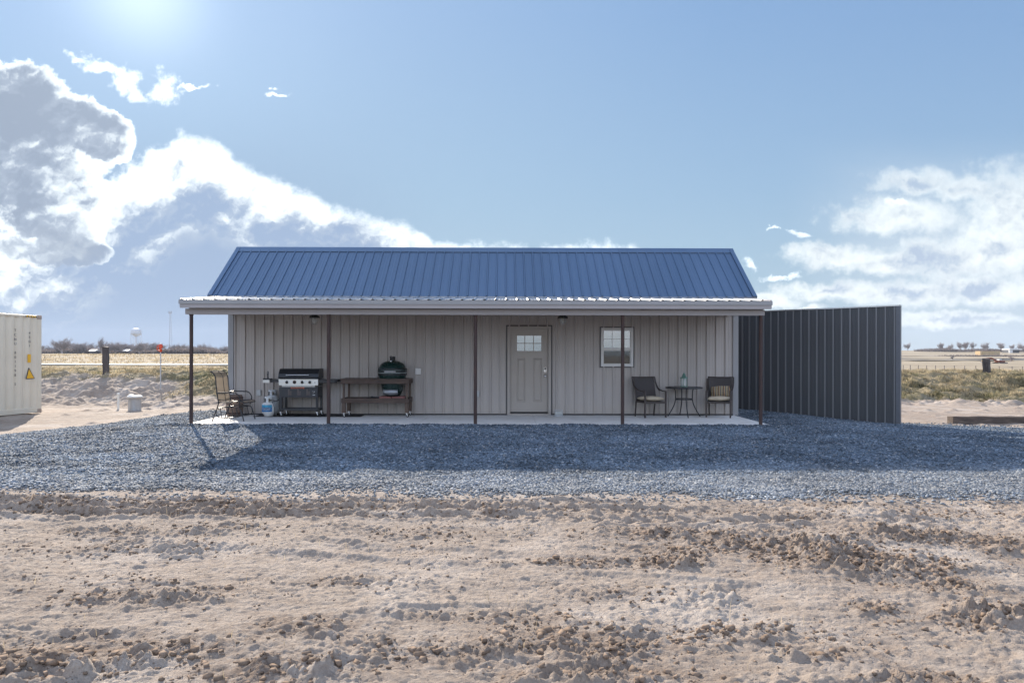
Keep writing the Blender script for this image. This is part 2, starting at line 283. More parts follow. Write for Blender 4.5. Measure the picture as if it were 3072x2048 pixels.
# ---------------------------------------------------------------- mesh helpers
ORG = {}
def tag(o, label=None, cat=None, group=None, kind=None):
    if label: o['label'] = label
    if cat: o['category'] = cat
    if group: o['group'] = group
    if kind: o['kind'] = kind
    return o
def thing(name, loc, label, cat, group=None, rz=0.0):
    o = bpy.data.objects.new(name, None); col.objects.link(o); o.empty_display_size = 0.2
    o.location = loc; o.rotation_euler = (0, 0, rz); tag(o, label, cat, group); ORG[o.name] = Vector(loc); return o
class MB:
    """collects shapes; coordinates are world ones unless loc=True (then they are local to the parent)"""
    def __init__(s): s.v = []; s.f = []; s.sm = []
    def add(s, vs, fs, smooth=False):
        n = len(s.v); s.v += [tuple(v) for v in vs]; s.f += [tuple(i+n for i in f) for f in fs]; s.sm += [smooth]*len(fs); return s
    def box(s, x0, x1, y0, y1, z0, z1, M=None, bev=0.0):
        if x0 > x1: x0, x1 = x1, x0
        if y0 > y1: y0, y1 = y1, y0
        if z0 > z1: z0, z1 = z1, z0
        b = min(bev, (x1-x0)*.3, (y1-y0)*.3, (z1-z0)*.3)
        if b <= 0:
            vs = [Vector(p) for p in ((x0,y0,z0),(x1,y0,z0),(x1,y1,z0),(x0,y1,z0),(x0,y0,z1),(x1,y0,z1),(x1,y1,z1),(x0,y1,z1))]
            fs = [(0,3,2,1),(4,5,6,7),(0,1,5,4),(1,2,6,5),(2,3,7,6),(3,0,4,7)]
        else:
            import bmesh
            bm = bmesh.new(); bmesh.ops.create_cube(bm, size=1)
            bmesh.ops.scale(bm, vec=(x1-x0, y1-y0, z1-z0), verts=bm.verts); bmesh.ops.translate(bm, vec=((x0+x1)/2, (y0+y1)/2, (z0+z1)/2), verts=bm.verts)
            bmesh.ops.bevel(bm, geom=list(bm.edges), offset=b, segments=2, affect='EDGES', profile=0.5)
            bm.verts.index_update(); vs = [v.co.copy() for v in bm.verts]; fs = [tuple(v.index for v in f.verts) for f in bm.faces]; bm.free()
        if M: vs = [M @ v for v in vs]
        return s.add(vs, fs)
    def tube(s, pts, r, seg=8, closed=False, taper=None):
        pts = [Vector(p) for p in pts]; n = len(pts); vs = []; fs = []
        up = None
        for i, p in enumerate(pts):
            if closed: d = pts[(i+1) % n]-pts[i-1]
            else: d = pts[min(i+1, n-1)]-pts[max(i-1, 0)]
            d.normalize()
            if up is None:
                up = Vector((0, 0, 1)) if abs(d.z) < 0.9 else Vector((1, 0, 0))
            a = d.cross(up).normalized(); up = a.cross(d).normalized()
            rr = r if taper is None else r*taper[i]
            for k in range(seg):
                t = 2*math.pi*k/seg; vs.append(p+a*math.cos(t)*rr+up*math.sin(t)*rr)
        m = n if closed else n-1
        for i in range(m):
            for k in range(seg):
                j = (i+1) % n; fs.append((i*seg+k, i*seg+(k+1) % seg, j*seg+(k+1) % seg, j*seg+k))
        s.add(vs, fs, True)
        if not closed: s.add([vs[k] for k in range(seg)], [tuple(range(seg))]); s.add([vs[(n-1)*seg+k] for k in range(seg)], [tuple(range(seg))[::-1]])
        return s
    def lathe(s, prof, c=(0, 0, 0), seg=24, smooth=True, M=None, a0=0.0, a1=2*math.pi, sx=1.0):
        full = abs(a1-a0-2*math.pi) < 1e-6; k = seg if full else seg+1; vs = []
        for r, z in prof:
            for i in range(k):
                t = a0+(a1-a0)*i/seg; v = Vector((r*math.cos(t)*sx, r*math.sin(t), z))
                if M: v = M @ v
                vs.append(v+Vector(c))
        fs = []
        for j in range(len(prof)-1):
            for i in range(seg):
                i2 = (i+1) % k; fs.append((j*k+i, j*k+i2, (j+1)*k+i2, (j+1)*k+i))
        return s.add(vs, fs, smooth)
    def prism(s, poly, axis, a, b, M=None):
        """poly in the plane across axis ('x': (y,z), 'y': (x,z), 'z': (x,y))"""
        def p3(p, t): return {'x': (t, p[0], p[1]), 'y': (p[0], t, p[1]), 'z': (p[0], p[1], t)}[axis]
        n = len(poly); vs = [Vector(p3(p, a)) for p in poly]+[Vector(p3(p, b)) for p in poly]
        if M: vs = [M @ v for v in vs]
        fs = [(i, (i+1) % n, n+(i+1) % n, n+i) for i in range(n)]+[tuple(range(n))[::-1], tuple(range(n, 2*n))]
        return s.add(vs, fs)
    def ribbed(s, P0, du, s0, s1, dv, h0, h1, n, off=0.0, pitch=0.2286, rh=0.02, bw=0.048, tw=0.020, minor=True, trim=None):
        P0, du, dv, n = Vector(P0), Vector(du), Vector(dv), Vector(n); pr = [(s0, None), (s1, None)]
        i = math.floor((s0-off)/pitch)-1
        while off+i*pitch < s1+pitch:
            c = off+i*pitch; pr += [(c-bw/2, 0), (c-tw/2, rh), (c+tw/2, rh), (c+bw/2, 0)]
            if minor:
                for q in (0.36, 0.64): m_ = c+pitch*q; pr += [(m_-0.012, 0), (m_-0.005, 0.0035), (m_+0.005, 0.0035), (m_+0.012, 0)]
            i += 1
        base = sorted([p for p in pr if p[1] is not None]); xs = [p[0] for p in base]; hs = [p[1] for p in base]
        pts = [(s0, float(np.interp(s0, xs, hs)))]+[p for p in base if s0 < p[0] < s1]+[(s1, float(np.interp(s1, xs, hs)))]
        k = len(pts); vs = [P0+du*a+n*h+dv*h0 for a, h in pts]+[P0+du*a+n*h+dv*h1 for a, h in pts]
        return s.add(vs, [(j, j+1, k+j+1, k+j) for j in range(k-1)])
    def build(s, name, m, parent=None, loc=False, origin=None):
        me = bpy.data.meshes.new(name); off = Vector((0, 0, 0))
        if parent is not None and not loc: off = ORG[parent.name]
        if origin is not None: off = Vector(origin)
        me.from_pydata([tuple(Vector(v)-off) for v in s.v], [], s.f); me.update()
        me.polygons.foreach_set('use_smooth', s.sm)
        me.materials.append(m); o = bpy.data.objects.new(name, me); col.objects.link(o)
        if parent is not None: o.parent = parent; ORG[o.name] = off if not loc else Vector((0, 0, 0))
        else: o.location = off; ORG[o.name] = off
        return o
def text_obj(txt, size, m, parent, M, name='lettering', ext=0.0008, loc=False, space=1.0, bold=0.0):
    cu = bpy.data.curves.new(name, 'FONT'); cu.body = txt; cu.size = size; cu.extrude = ext; cu.align_x = 'CENTER'; cu.align_y = 'CENTER'; cu.space_character = space; cu.offset = bold
    o = bpy.data.objects.new(name, cu); col.objects.link(o); dg = bpy.context.evaluated_depsgraph_get()
    me = bpy.data.meshes.new_from_object(o.evaluated_get(dg)); bpy.data.objects.remove(o); bpy.data.curves.remove(cu)
    off = Vector((0, 0, 0)) if loc else ORG[parent.name]
    for v in me.vertices: v.co = (M @ v.co)-off
    me.materials.clear(); me.materials.append(m); ob = bpy.data.objects.new(name, me); col.objects.link(ob); ob.parent = parent; ORG[ob.name] = off; return ob
def dup(root):
    c = root.copy(); col.objects.link(c); ORG[c.name] = ORG.get(root.name, Vector((0, 0, 0)))
    for ch in list(root.children):
        d = dup(ch); d.parent = c
    return c
def bez(p, n=8):
    """smooth polyline through points (Catmull-Rom)"""
    p = [Vector(q) for q in p]; out = []
    for i in range(len(p)-1):
        a, b, c, d = p[max(i-1, 0)], p[i], p[i+1], p[min(i+2, len(p)-1)]
        for k in range(n):
            t = k/n; out.append(0.5*((2*b)+(c-a)*t+(2*a-5*b+4*c-d)*t*t+(-a+3*b-3*c+d)*t**3))
    return out+[p[-1]]
def X(px, d): return (px-1536)/2048.0*d
def Z(px, py, d): return CH-(py-1065-(px-1536)*0.0018)/2048.0*d
BLDG = []   # top-level things that stand square with the building

# ---------------------------------------------------------------- numpy noise
def h2(ix, iy, seed):
    ix = ix.astype(np.int64); iy = iy.astype(np.int64)
    n = (ix*374761393+iy*668265263+seed*1442695041) & 0xFFFFFFFF
    n = ((n ^ (n >> 13))*1274126177) & 0xFFFFFFFF; n = ((n ^ (n >> 16))*2246822519) & 0xFFFFFFFF
    return ((n ^ (n >> 15)) & 0xFFFFFF)/float(0xFFFFFF)
def vn(x, y, seed=0):
    ix = np.floor(x); iy = np.floor(y); fx = x-ix; fy = y-iy; fx = fx*fx*fx*(fx*(fx*6-15)+10); fy = fy*fy*fy*(fy*(fy*6-15)+10)
    def g(i, j):
        a = h2(ix+i, iy+j, seed)*2*np.pi; return np.cos(a)*(x-ix-i)+np.sin(a)*(y-iy-j)
    return 1.5*((g(0, 0)*(1-fx)+g(1, 0)*fx)*(1-fy)+(g(0, 1)*(1-fx)+g(1, 1)*fx)*fy)
def fbm(x, y, f, oct=4, seed=0, gain=0.5):
    a = 1.0; s = 0
    for o in range(oct): s = s+a*vn(x*f, y*f, seed+o*17); a *= gain; f *= 2.03
    return s
def worley(x, y, f, seed=0):
    x = x*f; y = y*f; ix = np.floor(x); iy = np.floor(y); d1 = np.full(x.shape, 9.0); rid = np.zeros(x.shape)
    for i in (-1, 0, 1):
        for j in (-1, 0, 1):
            cx = ix+i; cy = iy+j; px = cx+h2(cx, cy, seed); py = cy+h2(cx, cy, seed+5)
            d = np.hypot(px-x, py-y); r = h2(cx, cy, seed+9); mk = d < d1; d1 = np.where(mk, d, d1); rid = np.where(mk, r, rid)
    return d1, rid
def sst(a, b, x): t = np.clip((x-a)/(b-a), 0, 1); return t*t*(3-2*t)

# ---------------------------------------------------------------- the lie of the land
def ylo(x): return np.interp(x, [-12, -8, -4, 0, 6, 12], [8.3, 8.15, 8.0, 7.75, 7.6, 7.5])
def yup(x): return np.interp(x, [-60, -14, -11, -9.9, -9.6, -9.0, -7.9, -7, 5.5, 8.9, 9.3, 10.1, 11.5, 60], [10, 11, 11.6, 12.3, 14.8, 17.0, 18.0, 18.4, 20.5, 18.4, 16.5, 15.95, 15.3, 15])
def gravel(x, y):
    n = 0.22*fbm(x, y, 0.9, 4, 3); e = np.minimum(y-ylo(x)+n*1.3, yup(x)-y+n*1.4)
    return np.clip(e/0.55+0.5, 0, 1)
XN = -0.7
def base(x, y):
    z = np.interp(y, [0, 7, 9.5, 13.6, 15], [-0.10, -0.10, -0.09, -0.015, -0.02])
    side = sst(6.8, 10.5, np.abs(x-XN)); back = sst(9.5, 17.5, y)
    lo = np.where(x > 0, -0.20, -0.31)
    z = z*(1-side*back)+lo*side*back
    z = z*(1-sst(20, 22.5, y))+lo*sst(20, 22.5, y)
    ft = 24.3+1.1*fbm(x, y*0, 0.13, 3, 21)+np.where(x > 0, -0.4, 0.0)
    ft = ft+np.where(x < 0, 1.0*sst(-17, -13.5, x), 0)
    bank = sst(0, 1, (y-ft)/5.6)
    z = z+bank*(np.where(x > 0, .84, .96)+0.10*fbm(x, y*0, 0.2, 2, 5))
    sx = sst(-0.2, 0.4, x/np.maximum(y, 1.0))
    L = np.interp(y, [30, 45, 70, 82, 92, 120, 300, 520, 5000], [0, -0.05, -0.45, -0.62, -0.58, 0.66, 0.9, 1.25, 2.5])
    Rr = np.interp(y, [30, 45, 60, 110, 200, 300, 450, 600, 5000], [0, -0.25, -0.75, -1.85, -1.55, -0.75, 1.0, 5.5, 5.2])
    return z+np.where(y > 30, L*(1-sx)+Rr*sx, 0)
def pw(px, py, H=1.55): d = 2048*H/(py-1065); return (X(px, d), d)
PATCH = []   # rough, churned places: x, y, rx, ry, weight
for px, py, rx, ry, wt in [(100, 1990, .55, .30, 1.3), (420, 1960, .55, .22, 1.1), (850, 2010, .55, .16, 1.2), (900, 1880, .3, .2, .8), (430, 1800, .6, .18, .9), (620, 1770, .5, .12, .7), (1000, 1740, .6, .10, .8),
                       (1350, 1960, .6, .18, .9), (1500, 1850, .5, .12, .6), (1800, 1930, .65, .3, 1.1), (1830, 2020, .7, .12, 1.0), (2350, 1640, 1.2, .35, 1.2), (2560, 1680, .9, .35, 1.3), (2050, 1600, 1.0, .25, 1.0), (2850, 1620, 1.2, .3, 1.0),
                       (1750, 1690, .6, .12, .9), (2010, 1690, .35, .15, 1.0), (2990, 1860, .5, .15, 1.1), (2640, 1830, .2, .1, 1.1), (2450, 1960, .4, .1, .9), (1950, 1780, .6, .2, .7), (2200, 1900, .5, .15, .8),
                       (900, 1340, .1, .1, 0), (1300, 1600, .9, .3, .5), (300, 1650, 1.2, .3, .6), (2900, 1760, .5, .15, .7), (2800, 2040, .4, .1, .9), (640, 1590, 1.2, .3, .5)]:
    c = pw(px, py); PATCH.append((c[0], c[1], rx, ry, wt))
def rough(x, y):
    r = np.zeros(x.shape)
    for cx, cy, rx, ry, wt in PATCH:
        if wt: r = np.maximum(r, wt*np.exp(-(((x-cx)/rx)**2+((y-cy)/ry)**2)))
    tr = np.exp(-((y-(6.85-0.016*x))/0.42)**4)*(0.38+0.42*sst(1.5, -4, x))          # tyre churn along the gravel
    return np.maximum(r, tr)
def detail(x, y, near=True):
    """small relief of bare soil, metres"""
    g = gravel(x, y); soil = 1-g
    z = 0.040*fbm(x, y, 0.55, 3, 40)+0.008*fbm(x, y, 2.4, 4, 41, .6)
    if not near: return z*0.8*soil
    r = rough(x, y)*np.clip(0.75+0.9*fbm(x, y, 1.8, 3, 48), 0.15, 1.3)+0.35*sst(0.05, 0.6, fbm(x*.8, y*1.6, 1.1, 4, 47, .6))
    wx = x+0.05*fbm(x, y, 5, 2, 60); wy = y+0.05*fbm(x, y, 5, 2, 61)
    d, rid = worley(wx, wy*1.15, 8.5, 3); lump = np.clip((0.56-d)*3.2, 0, 1)*np.where(rid > 0.4, rid, 0.1)*0.62*(1+0.5*fbm(x, y, 14, 3, 91, .6))
    d2, rid2 = worley(wx, wy, 19, 8); lump2 = np.clip((0.55-d2)*3.0, 0, 1)*rid2*0.6*(1+0.4*fbm(x, y, 30, 2, 92))
    d3, rid3 = worley(x, y, 36, 9); lump3 = np.clip((0.5-d3)*2.6, 0, 1)*rid3*.7
    rz = np.clip(r, 0, 1.4)
    rz = rz*sst(0.12, 0.5, rz)
    z = z+rz*(0.078*lump*(0.5+0.8*fbm(x, y, 4, 2, 71))+0.046*lump2*(0.4+rid)+0.045*(np.abs(fbm(x, y, 4.5, 5, 70, 0.62))-.1))+(0.10+0.9*rz)*0.016*lump3
    d4, rid4 = worley(wx, wy, 30, 19); z = z+0.004*np.clip(.5-d4, 0, 1)*(rid4 > .6)*sst(0, .5, fbm(x, y, .8, 2, 86))+0.0055*fbm(x*.6, y*1.5, 7, 6, 80, 0.72)+0.0045*fbm(x*.3, y*1.2, 3.6, 4, 85, .6)+0.0045*fbm(x*.8, y*1.3, 24, 3, 87, .75)+0.020*np.clip(.16-np.abs(fbm(x*.7, y*1.4, 1.7, 5, 82, .65)), 0, .3)+0.007*sst(-.3, .5, fbm(x, y, 2.1, 2, 83))*fbm(x, y, 21, 3, 84, .7)
    # lug marks and grooves of tyres running along the front of the gravel
    wob = 0.03*fbm(x, y*0, 0.8, 3, 62); lw = 0.6+0.7*np.clip(fbm(x, y, 1.4, 3, 63)+.5, 0, 1)
    for yc, sl, amp, xa, xb, hw in ((7.16, -0.012, 0.058, -9, 1.2, .10), (6.84, -0.016, 0.064, -9, 2.0, .11), (6.52, -0.02, 0.052, -9, 0.5, .10), (6.38, 0.015, 0.036, 0.2, 4.5, .12), (7.0, 0.02, 0.018, 2, 8, .12), (6.0, 0.05, 0.02, 1.5, 7, .12)):
        v = y-(yc+sl*x+wob); on = sst(xa-1, xa+1, x)*sst(xb+1.2, xb-1.2, x)*lw; m = np.exp(-(v/hw)**4)
        ph = ((x+np.abs(v)*1.1+.02*fbm(x, y, 6, 2, 64))/0.21) % 1.0; lug = np.where(ph < .55, 1.0, .15)
        z = z-amp*m*on*lug+0.45*amp*on*np.exp(-((np.abs(v)-hw*1.25)/.04)**2)*(.4+.9*np.clip(fbm(x, y, 7, 3, 66)+.4, 0, 1))
    # long scraped tracks crossing the foreground
    for a, b, amp in ((0.55, 1.9, 0.022), (0.55, 2.25, 0.018), (-0.42, 4.9, 0.022), (-0.42, 5.25, 0.018), (0.35, 4.2, 0.016)):
        v = (y-b-a*x*0.55)/math.sqrt(1+(a*.55)**2); z = z+amp*(np.exp(-((v-0.12)/0.035)**2)*0.9-np.exp(-(v/0.09)**2)*0.7)*np.clip(0.55+fbm(x, y, 1.1, 2, 99), 0, 1)
    return z*soil+g*0.012*fbm(x, y, 2.0, 3, 55)
def midrelief(x, y):
    """erosion on the banks and lumps in the yard"""
    t = sst(21.5, 25, y)*(1-sst(36, 44, y)); g = 1-gravel(x, y)
    z = t*(0.15*fbm(x*.8, y*1.5, 0.6, 5, 31, .6)+0.13*np.abs(fbm(x*1.2, y*0.8, 1.3, 4, 33, .6))-0.06)
    z = z+g*(1-t)*sst(14.5, 17, y)*0.016*fbm(x, y, 1.8, 4, 35)
    d, rid = worley(x, y, 1.4, 90); z = z+g*sst(15, 17, y)*(1-sst(30, 36, y))*0.10*np.clip(0.22-d, 0, 1)*(rid > 0.75)*3
    far = sst(40, 60, y); z = z+far*0.20*fbm(x, y, 0.09, 4, 36)*np.clip(y/120, 0, 1)*(1-sst(95, 78, y)*sst(60, 78, y))
    return z
def HZ(x, y):
    x = np.asarray(x, float); y = np.asarray(y, float); return base(x, y)+midrelief(x, y)
def HZn(x, y):
    x = np.asarray(x, float); y = np.asarray(y, float); return HZ(x, y)+detail(x, y)
def hz(x, y): return float(HZ(np.array([x]), np.array([y]))[0])
def grassw(x, y):
    n = fbm(x, y, 0.35, 4, 71)*0.5+fbm(x, y, 1.3, 3, 73)*0.3
    right = sst(24.2, 25.2, y+n*1.2)*(x > 0)
    top = sst(28.2, 29.4, y+n*1.4)*(x <= 0)
    corner = sst(-14.2, -12.6, x+n)*sst(25.5, 26.6, y+n*1.5)*(x <= 0)
    return np.clip(np.maximum(np.maximum(right, top), corner), 0, 1)

# ground material: soil, gravel bed and grass, by masks stored on the vertices
def ground_mat():
    m = bpy.data.materials.new('ground_soil'); m.use_nodes = True; t = NT(m.node_tree); b = t.n['Principled BSDF']
    tcn = t.new('ShaderNodeTexCoord'); o = tcn.outputs['Object']
    at = t.new('ShaderNodeAttribute', attribute_name='mask'); sp = t.new('ShaderNodeSeparateColor'); t.put(sp.inputs[0], at.outputs[0])
    n_a = t.noise(o, 0.7, 6, 0.6); n_b = t.noise(o, 7, 7, 0.65); n_c = t.noise(o, 45, 5, 0.7)
    soil = t.mix(t.mr(n_a, 0.35, 0.65), (0.315, 0.256, 0.208), (0.385, 0.322, 0.270))
    soil = t.mix(t.mr(n_b, 0.42, 0.75, 0, 0.75), soil, (0.205, 0.152, 0.116))
    soil = t.mix(t.mr(n_c, 0.35, 0.75, 0, 0.40), soil, (0.42, 0.35, 0.29))
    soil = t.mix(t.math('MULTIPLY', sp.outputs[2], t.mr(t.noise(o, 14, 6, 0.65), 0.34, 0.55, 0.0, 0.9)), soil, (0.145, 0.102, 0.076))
    crust = t.noise(t.vmath('ADD', o, (7, 3, 0)), 0.9, 7, 0.62); soil = t.mix(t.mr(crust, 0.52, 0.66, 0, 0.6), soil, (0.50, 0.44, 0.385))
    fine = t.noise(o, 70, 5, 0.75); soil = t.mix(t.mr(fine, 0.46, 0.66, 0, 0.62), soil, (0.26, 0.20, 0.155))
    grav = t.mix(t.mr(n_c, 0.3, 0.7), (0.07, 0.085, 0.10), (0.22, 0.245, 0.265))
    grs = t.mix(t.mr(t.noise(o, 0.25, 6, 0.65), 0.38, 0.62), (0.25, 0.20, 0.125), (0.10, 0.095, 0.045))
    fn = t.noise(t.vmath('MULTIPLY', o, (0.010, 0.035, 1)), 1.0, 7, 0.62)
    fld = t.mix(t.mr(fn, 0.36, 0.62), (0.37, 0.305, 0.215), (0.29, 0.238, 0.168))
    fld = t.mix(t.mr(t.noise(t.vmath('MULTIPLY', o, (0.15, 0.5, 1)), 1.0, 6, 0.7), 0.46, 0.64, 0, 0.75), fld, (0.20, 0.16, 0.115))
    grs = t.mix(at.outputs['Alpha'], grs, fld)
    c = t.mix(sp.outputs[0], soil, grav); c = t.mix(sp.outputs[1], c, grs)
    t.put(b.inputs['Base Color'], c); b.inputs['Roughness'].default_value = 0.95; b.inputs['Specular IOR Level'].default_value = 0.2
    bp = t.new('ShaderNodeBump'); bp.inputs['Strength'].default_value = 1.0; bp.inputs['Distance'].default_value = 0.022
    t.put(bp.inputs['Height'], t.math('ADD', t.noise(o, 30, 7, 0.7), t.math('MULTIPLY', n_c, 0.5))); t.l.new(bp.outputs[0], b.inputs['Normal'])
    return m
ground_m = ground_mat()
def grid_mesh(name, xs, ys, zf, near=False, drop=None):
    Xg, Yg = np.meshgrid(xs, ys); x = Xg.ravel(); y = Yg.ravel(); z = zf(x, y)
    g = gravel(x, y); gr = grassw(x, y); far = sst(42, 60, y)
    back = (y < -2)*1.0; gr = np.maximum(gr, sst(-2, -14, y)); far = np.maximum(far, sst(-8, -25, y))
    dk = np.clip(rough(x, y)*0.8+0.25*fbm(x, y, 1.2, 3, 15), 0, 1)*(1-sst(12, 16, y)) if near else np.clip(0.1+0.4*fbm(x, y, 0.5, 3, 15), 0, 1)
    if drop is not None: z = z-drop(x, y)
    nx, ny = len(xs), len(ys); me = bpy.data.meshes.new(name)
    co = np.stack([x, y, z], 1).astype(np.float32); me.vertices.add(nx*ny); me.vertices.foreach_set('co', co.ravel())
    i = np.arange((nx-1)*(ny-1)); r = i//(nx-1); c_ = i % (nx-1); a = r*nx+c_
    q = np.stack([a, a+1, a+nx+1, a+nx], 1).astype(np.int32)
    me.loops.add(q.size); me.loops.foreach_set('vertex_index', q.ravel()); me.polygons.add(len(q)); me.polygons.foreach_set('loop_start', np.arange(0, q.size, 4, dtype=np.int32))
    me.polygons.foreach_set('use_smooth', np.ones(len(q), bool)); me.update(calc_edges=True)
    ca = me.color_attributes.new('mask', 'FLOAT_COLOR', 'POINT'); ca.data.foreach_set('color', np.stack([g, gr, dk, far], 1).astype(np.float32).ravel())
    me.materials.append(ground_m); o = bpy.data.objects.new(name, me); col.objects.link(o); tag(o, kind='structure'); return o
def inc(a, b, s0, s1):
    out = [a]; L = b-a
    while out[-1] < b: out.append(out[-1]+s0+(s1-s0)*(out[-1]-a)/L)
    out[-1] = b; return np.array(out)
xs = np.arange(-8.6, 8.61, 0.0135); ys = np.concatenate([np.arange(1.2, 2.8, 0.03), inc(2.8, 8.9, 0.0095, 0.021)])
def fade_near(x, y):
    e = np.minimum(np.minimum(8.6-np.abs(x), 8.9-y), y-1.2); return base(x, y)+detail(x, y)*np.clip(e/0.25, 0, 1)
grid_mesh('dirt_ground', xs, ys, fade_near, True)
xm = np.concatenate([inc(-34, -24, 0.12, 0.07), np.arange(-23.95, 24, 0.07), inc(24, 34, 0.07, 0.12)]); ym = inc(8.4, 46, 0.05, 0.11)
def inner(x, y): return 0.06*((np.abs(x) < 8.4) & (y < 8.75))
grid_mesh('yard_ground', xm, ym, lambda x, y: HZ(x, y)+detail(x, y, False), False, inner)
def geo(a, b, n, s): t = np.linspace(0, 1, n); return a+(b-a)*(np.expm1(s*t)/np.expm1(s))
xf = np.concatenate([-geo(34, 2500, 80, 4.5)[::-1], np.arange(-33, 34, 1.0), geo(34, 2500, 80, 4.5)])
yf = np.concatenate([-geo(2, 1500, 45, 5)[::-1], np.arange(-1, 45, 1.0), geo(45.5, 2600, 130, 4.5)])
def hole(x, y): return 0.5*(((np.abs(x) < 33.2) & (y > 8.9) & (y < 45.2)) | ((np.abs(x) < 8.2) & (y > 1.6) & (y < 9)))
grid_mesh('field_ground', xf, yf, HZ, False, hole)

# stones of the gravel, clods and grass: uncountable cover, one object each
def stuff_mesh(name, co, faces_idx, fsize, m, colr=None, label=None, cat=None, smooth=False):
    me = bpy.data.meshes.new(name); me.vertices.add(len(co)); me.vertices.foreach_set('co', co.astype(np.float32).ravel())
    me.loops.add(faces_idx.size); me.loops.foreach_set('vertex_index', faces_idx.astype(np.int32).ravel()); n = faces_idx.size//fsize
    me.polygons.add(n); me.polygons.foreach_set('loop_start', np.arange(0, n*fsize, fsize, dtype=np.int32))
    if smooth: me.polygons.foreach_set('use_smooth', np.ones(n, bool))
    me.update(calc_edges=True)
    if colr is not None:
        ca = me.color_attributes.new('tint', 'FLOAT_COLOR', 'POINT'); ca.data.foreach_set('color', colr.astype(np.float32).ravel())
    me.materials.append(m); o = bpy.data.objects.new(name, me); col.objects.link(o); tag(o, label, cat, kind='stuff'); return o
def tint_mat(name, rough, spec=0.4, trans=0.0, bump=0.0):
    m = bpy.data.materials.new(name); m.use_nodes = True; t = NT(m.node_tree); b = t.n['Principled BSDF']
    at = t.new('ShaderNodeAttribute', attribute_name='tint'); tcn = t.new('ShaderNodeTexCoord')
    c = t.mix(t.mr(t.noise(tcn.outputs['Object'], 60, 4, 0.6), 0.3, 0.7, 0, 0.35), at.outputs[0], t.mix(1.0, at.outputs[0], (0.6, 0.6, 0.6), 'MULTIPLY'))
    t.put(b.inputs['Base Color'], c); b.inputs['Roughness'].default_value = rough; b.inputs['Specular IOR Level'].default_value = spec
    if trans:
        tr = t.new('ShaderNodeBsdfTranslucent'); t.put(tr.inputs[0], c); mx = t.new('ShaderNodeMixShader'); mx.inputs[0].default_value = trans
        t.l.new(b.outputs[0], mx.inputs[1]); t.l.new(tr.outputs[0], mx.inputs[2]); t.l.new(mx.outputs[0], t.n['Material Output'].inputs[0])
    return m
def rocks(n, x, y, z, size, flat, seed):
    r = np.random.default_rng(seed)
    cube = np.array([(i, j, k) for k in (-1, 1) for j in (-1, 1) for i in (-1, 1)], float)*0.5
    f = np.array([(0, 2, 3, 1), (4, 5, 7, 6), (0, 1, 5, 4), (1, 3, 7, 5), (3, 2, 6, 7), (2, 0, 4, 6)])
    v = cube[None]+r.uniform(-0.20, 0.20, (n, 8, 3)); v[:, :, 0] *= r.uniform(0.9, 1.6, (n, 1)); v[:, :, 2] *= flat
    ax = r.uniform(0, 2*np.pi, n); c, s = np.cos(ax), np.sin(ax); tl = r.normal(0, 0.45, n); ct, st = np.cos(tl), np.sin(tl)
    vx = v[:, :, 0]; vy = v[:, :, 1]*ct[:, None]-v[:, :, 2]*st[:, None]; vz = v[:, :, 1]*st[:, None]+v[:, :, 2]*ct[:, None]
    co = np.stack([vx*c[:, None]-vy*s[:, None], vx*s[:, None]+vy*c[:, None], vz], 2)*size[:, None, None]+np.stack([x, y, z], 1)[:, None, :]
    idx = (f[None]+8*np.arange(n)[:, None, None])
    return co.reshape(-1, 3), idx.reshape(-1)
N = 780000
gx = rng.uniform(-14.5, 14.5, N); gy = 7.2+rng.uniform(0, 1, N)**1.25*12.6
inb = ((gx > -6.95) & (gx < 5.45) & (gy > 14.14) & (gy < 19.5))
gw = gravel(gx, gy); vis = (np.abs(gx) < gy*0.80+0.8)
keep = (~inb) & vis & (rng.uniform(0, 1, N) < gw**1.3)
stray = (~inb) & vis & (rng.uniform(0, 1, N) < 0.04) & (gy > ylo(gx)-0.8) & (gy < yup(gx)+0.8)
keep |= stray; gx, gy = gx[keep], gy[keep]; n = len(gx)
size = rng.uniform(0.011, 0.027, n)
lip = 0.035*np.exp(-((gy-14.05)/0.25)**2)*((gx > -7.2) & (gx < 5.6))
gz = HZ(gx, gy)+detail(gx, gy, True)+size*0.12+0.018*np.abs(fbm(gx, gy, 1.6, 3, 12))+lip*rng.uniform(0.3, 1, n)
co, idx = rocks(n, gx, gy, gz, size, 0.55, 5)
tv = (0.28+rng.uniform(0, 1, (n, 1))**1.2*0.95)*(1+0.35*fbm(gx, gy*1.5, 0.6, 4, 14, .6))[:, None]; tc_ = np.array([0.150, 0.190, 0.240])[None]*tv+np.where(rng.uniform(0, 1, (n, 1)) < 0.07, 0.22, 0)*np.array([[1, .9, .8]])
sunlit_dust = (sst(9.6, 8.0, gy+.25*fbm(gx, gy, .7, 3, 5)-.08*gx)*0.55*(0.5+0.5*rng.uniform(0, 1, n)))[:, None]; tc_ = tc_*(1-sunlit_dust)+np.array([[0.34, 0.335, 0.33]])*sunlit_dust; tc_ = np.clip(tc_, 0.02, 0.6); print('stones', n); tcol = np.repeat(np.concatenate([tc_, np.ones((n, 1))], 1), 8, 0)  # paler front stones: dust, plus the sunlit band put into the tint
stuff_mesh('gravel_stones', co, idx, 4, tint_mat('crushed_stone', 0.8, 0.14), tcol, 'blue grey crushed gravel spread round the patio slab', 'gravel')
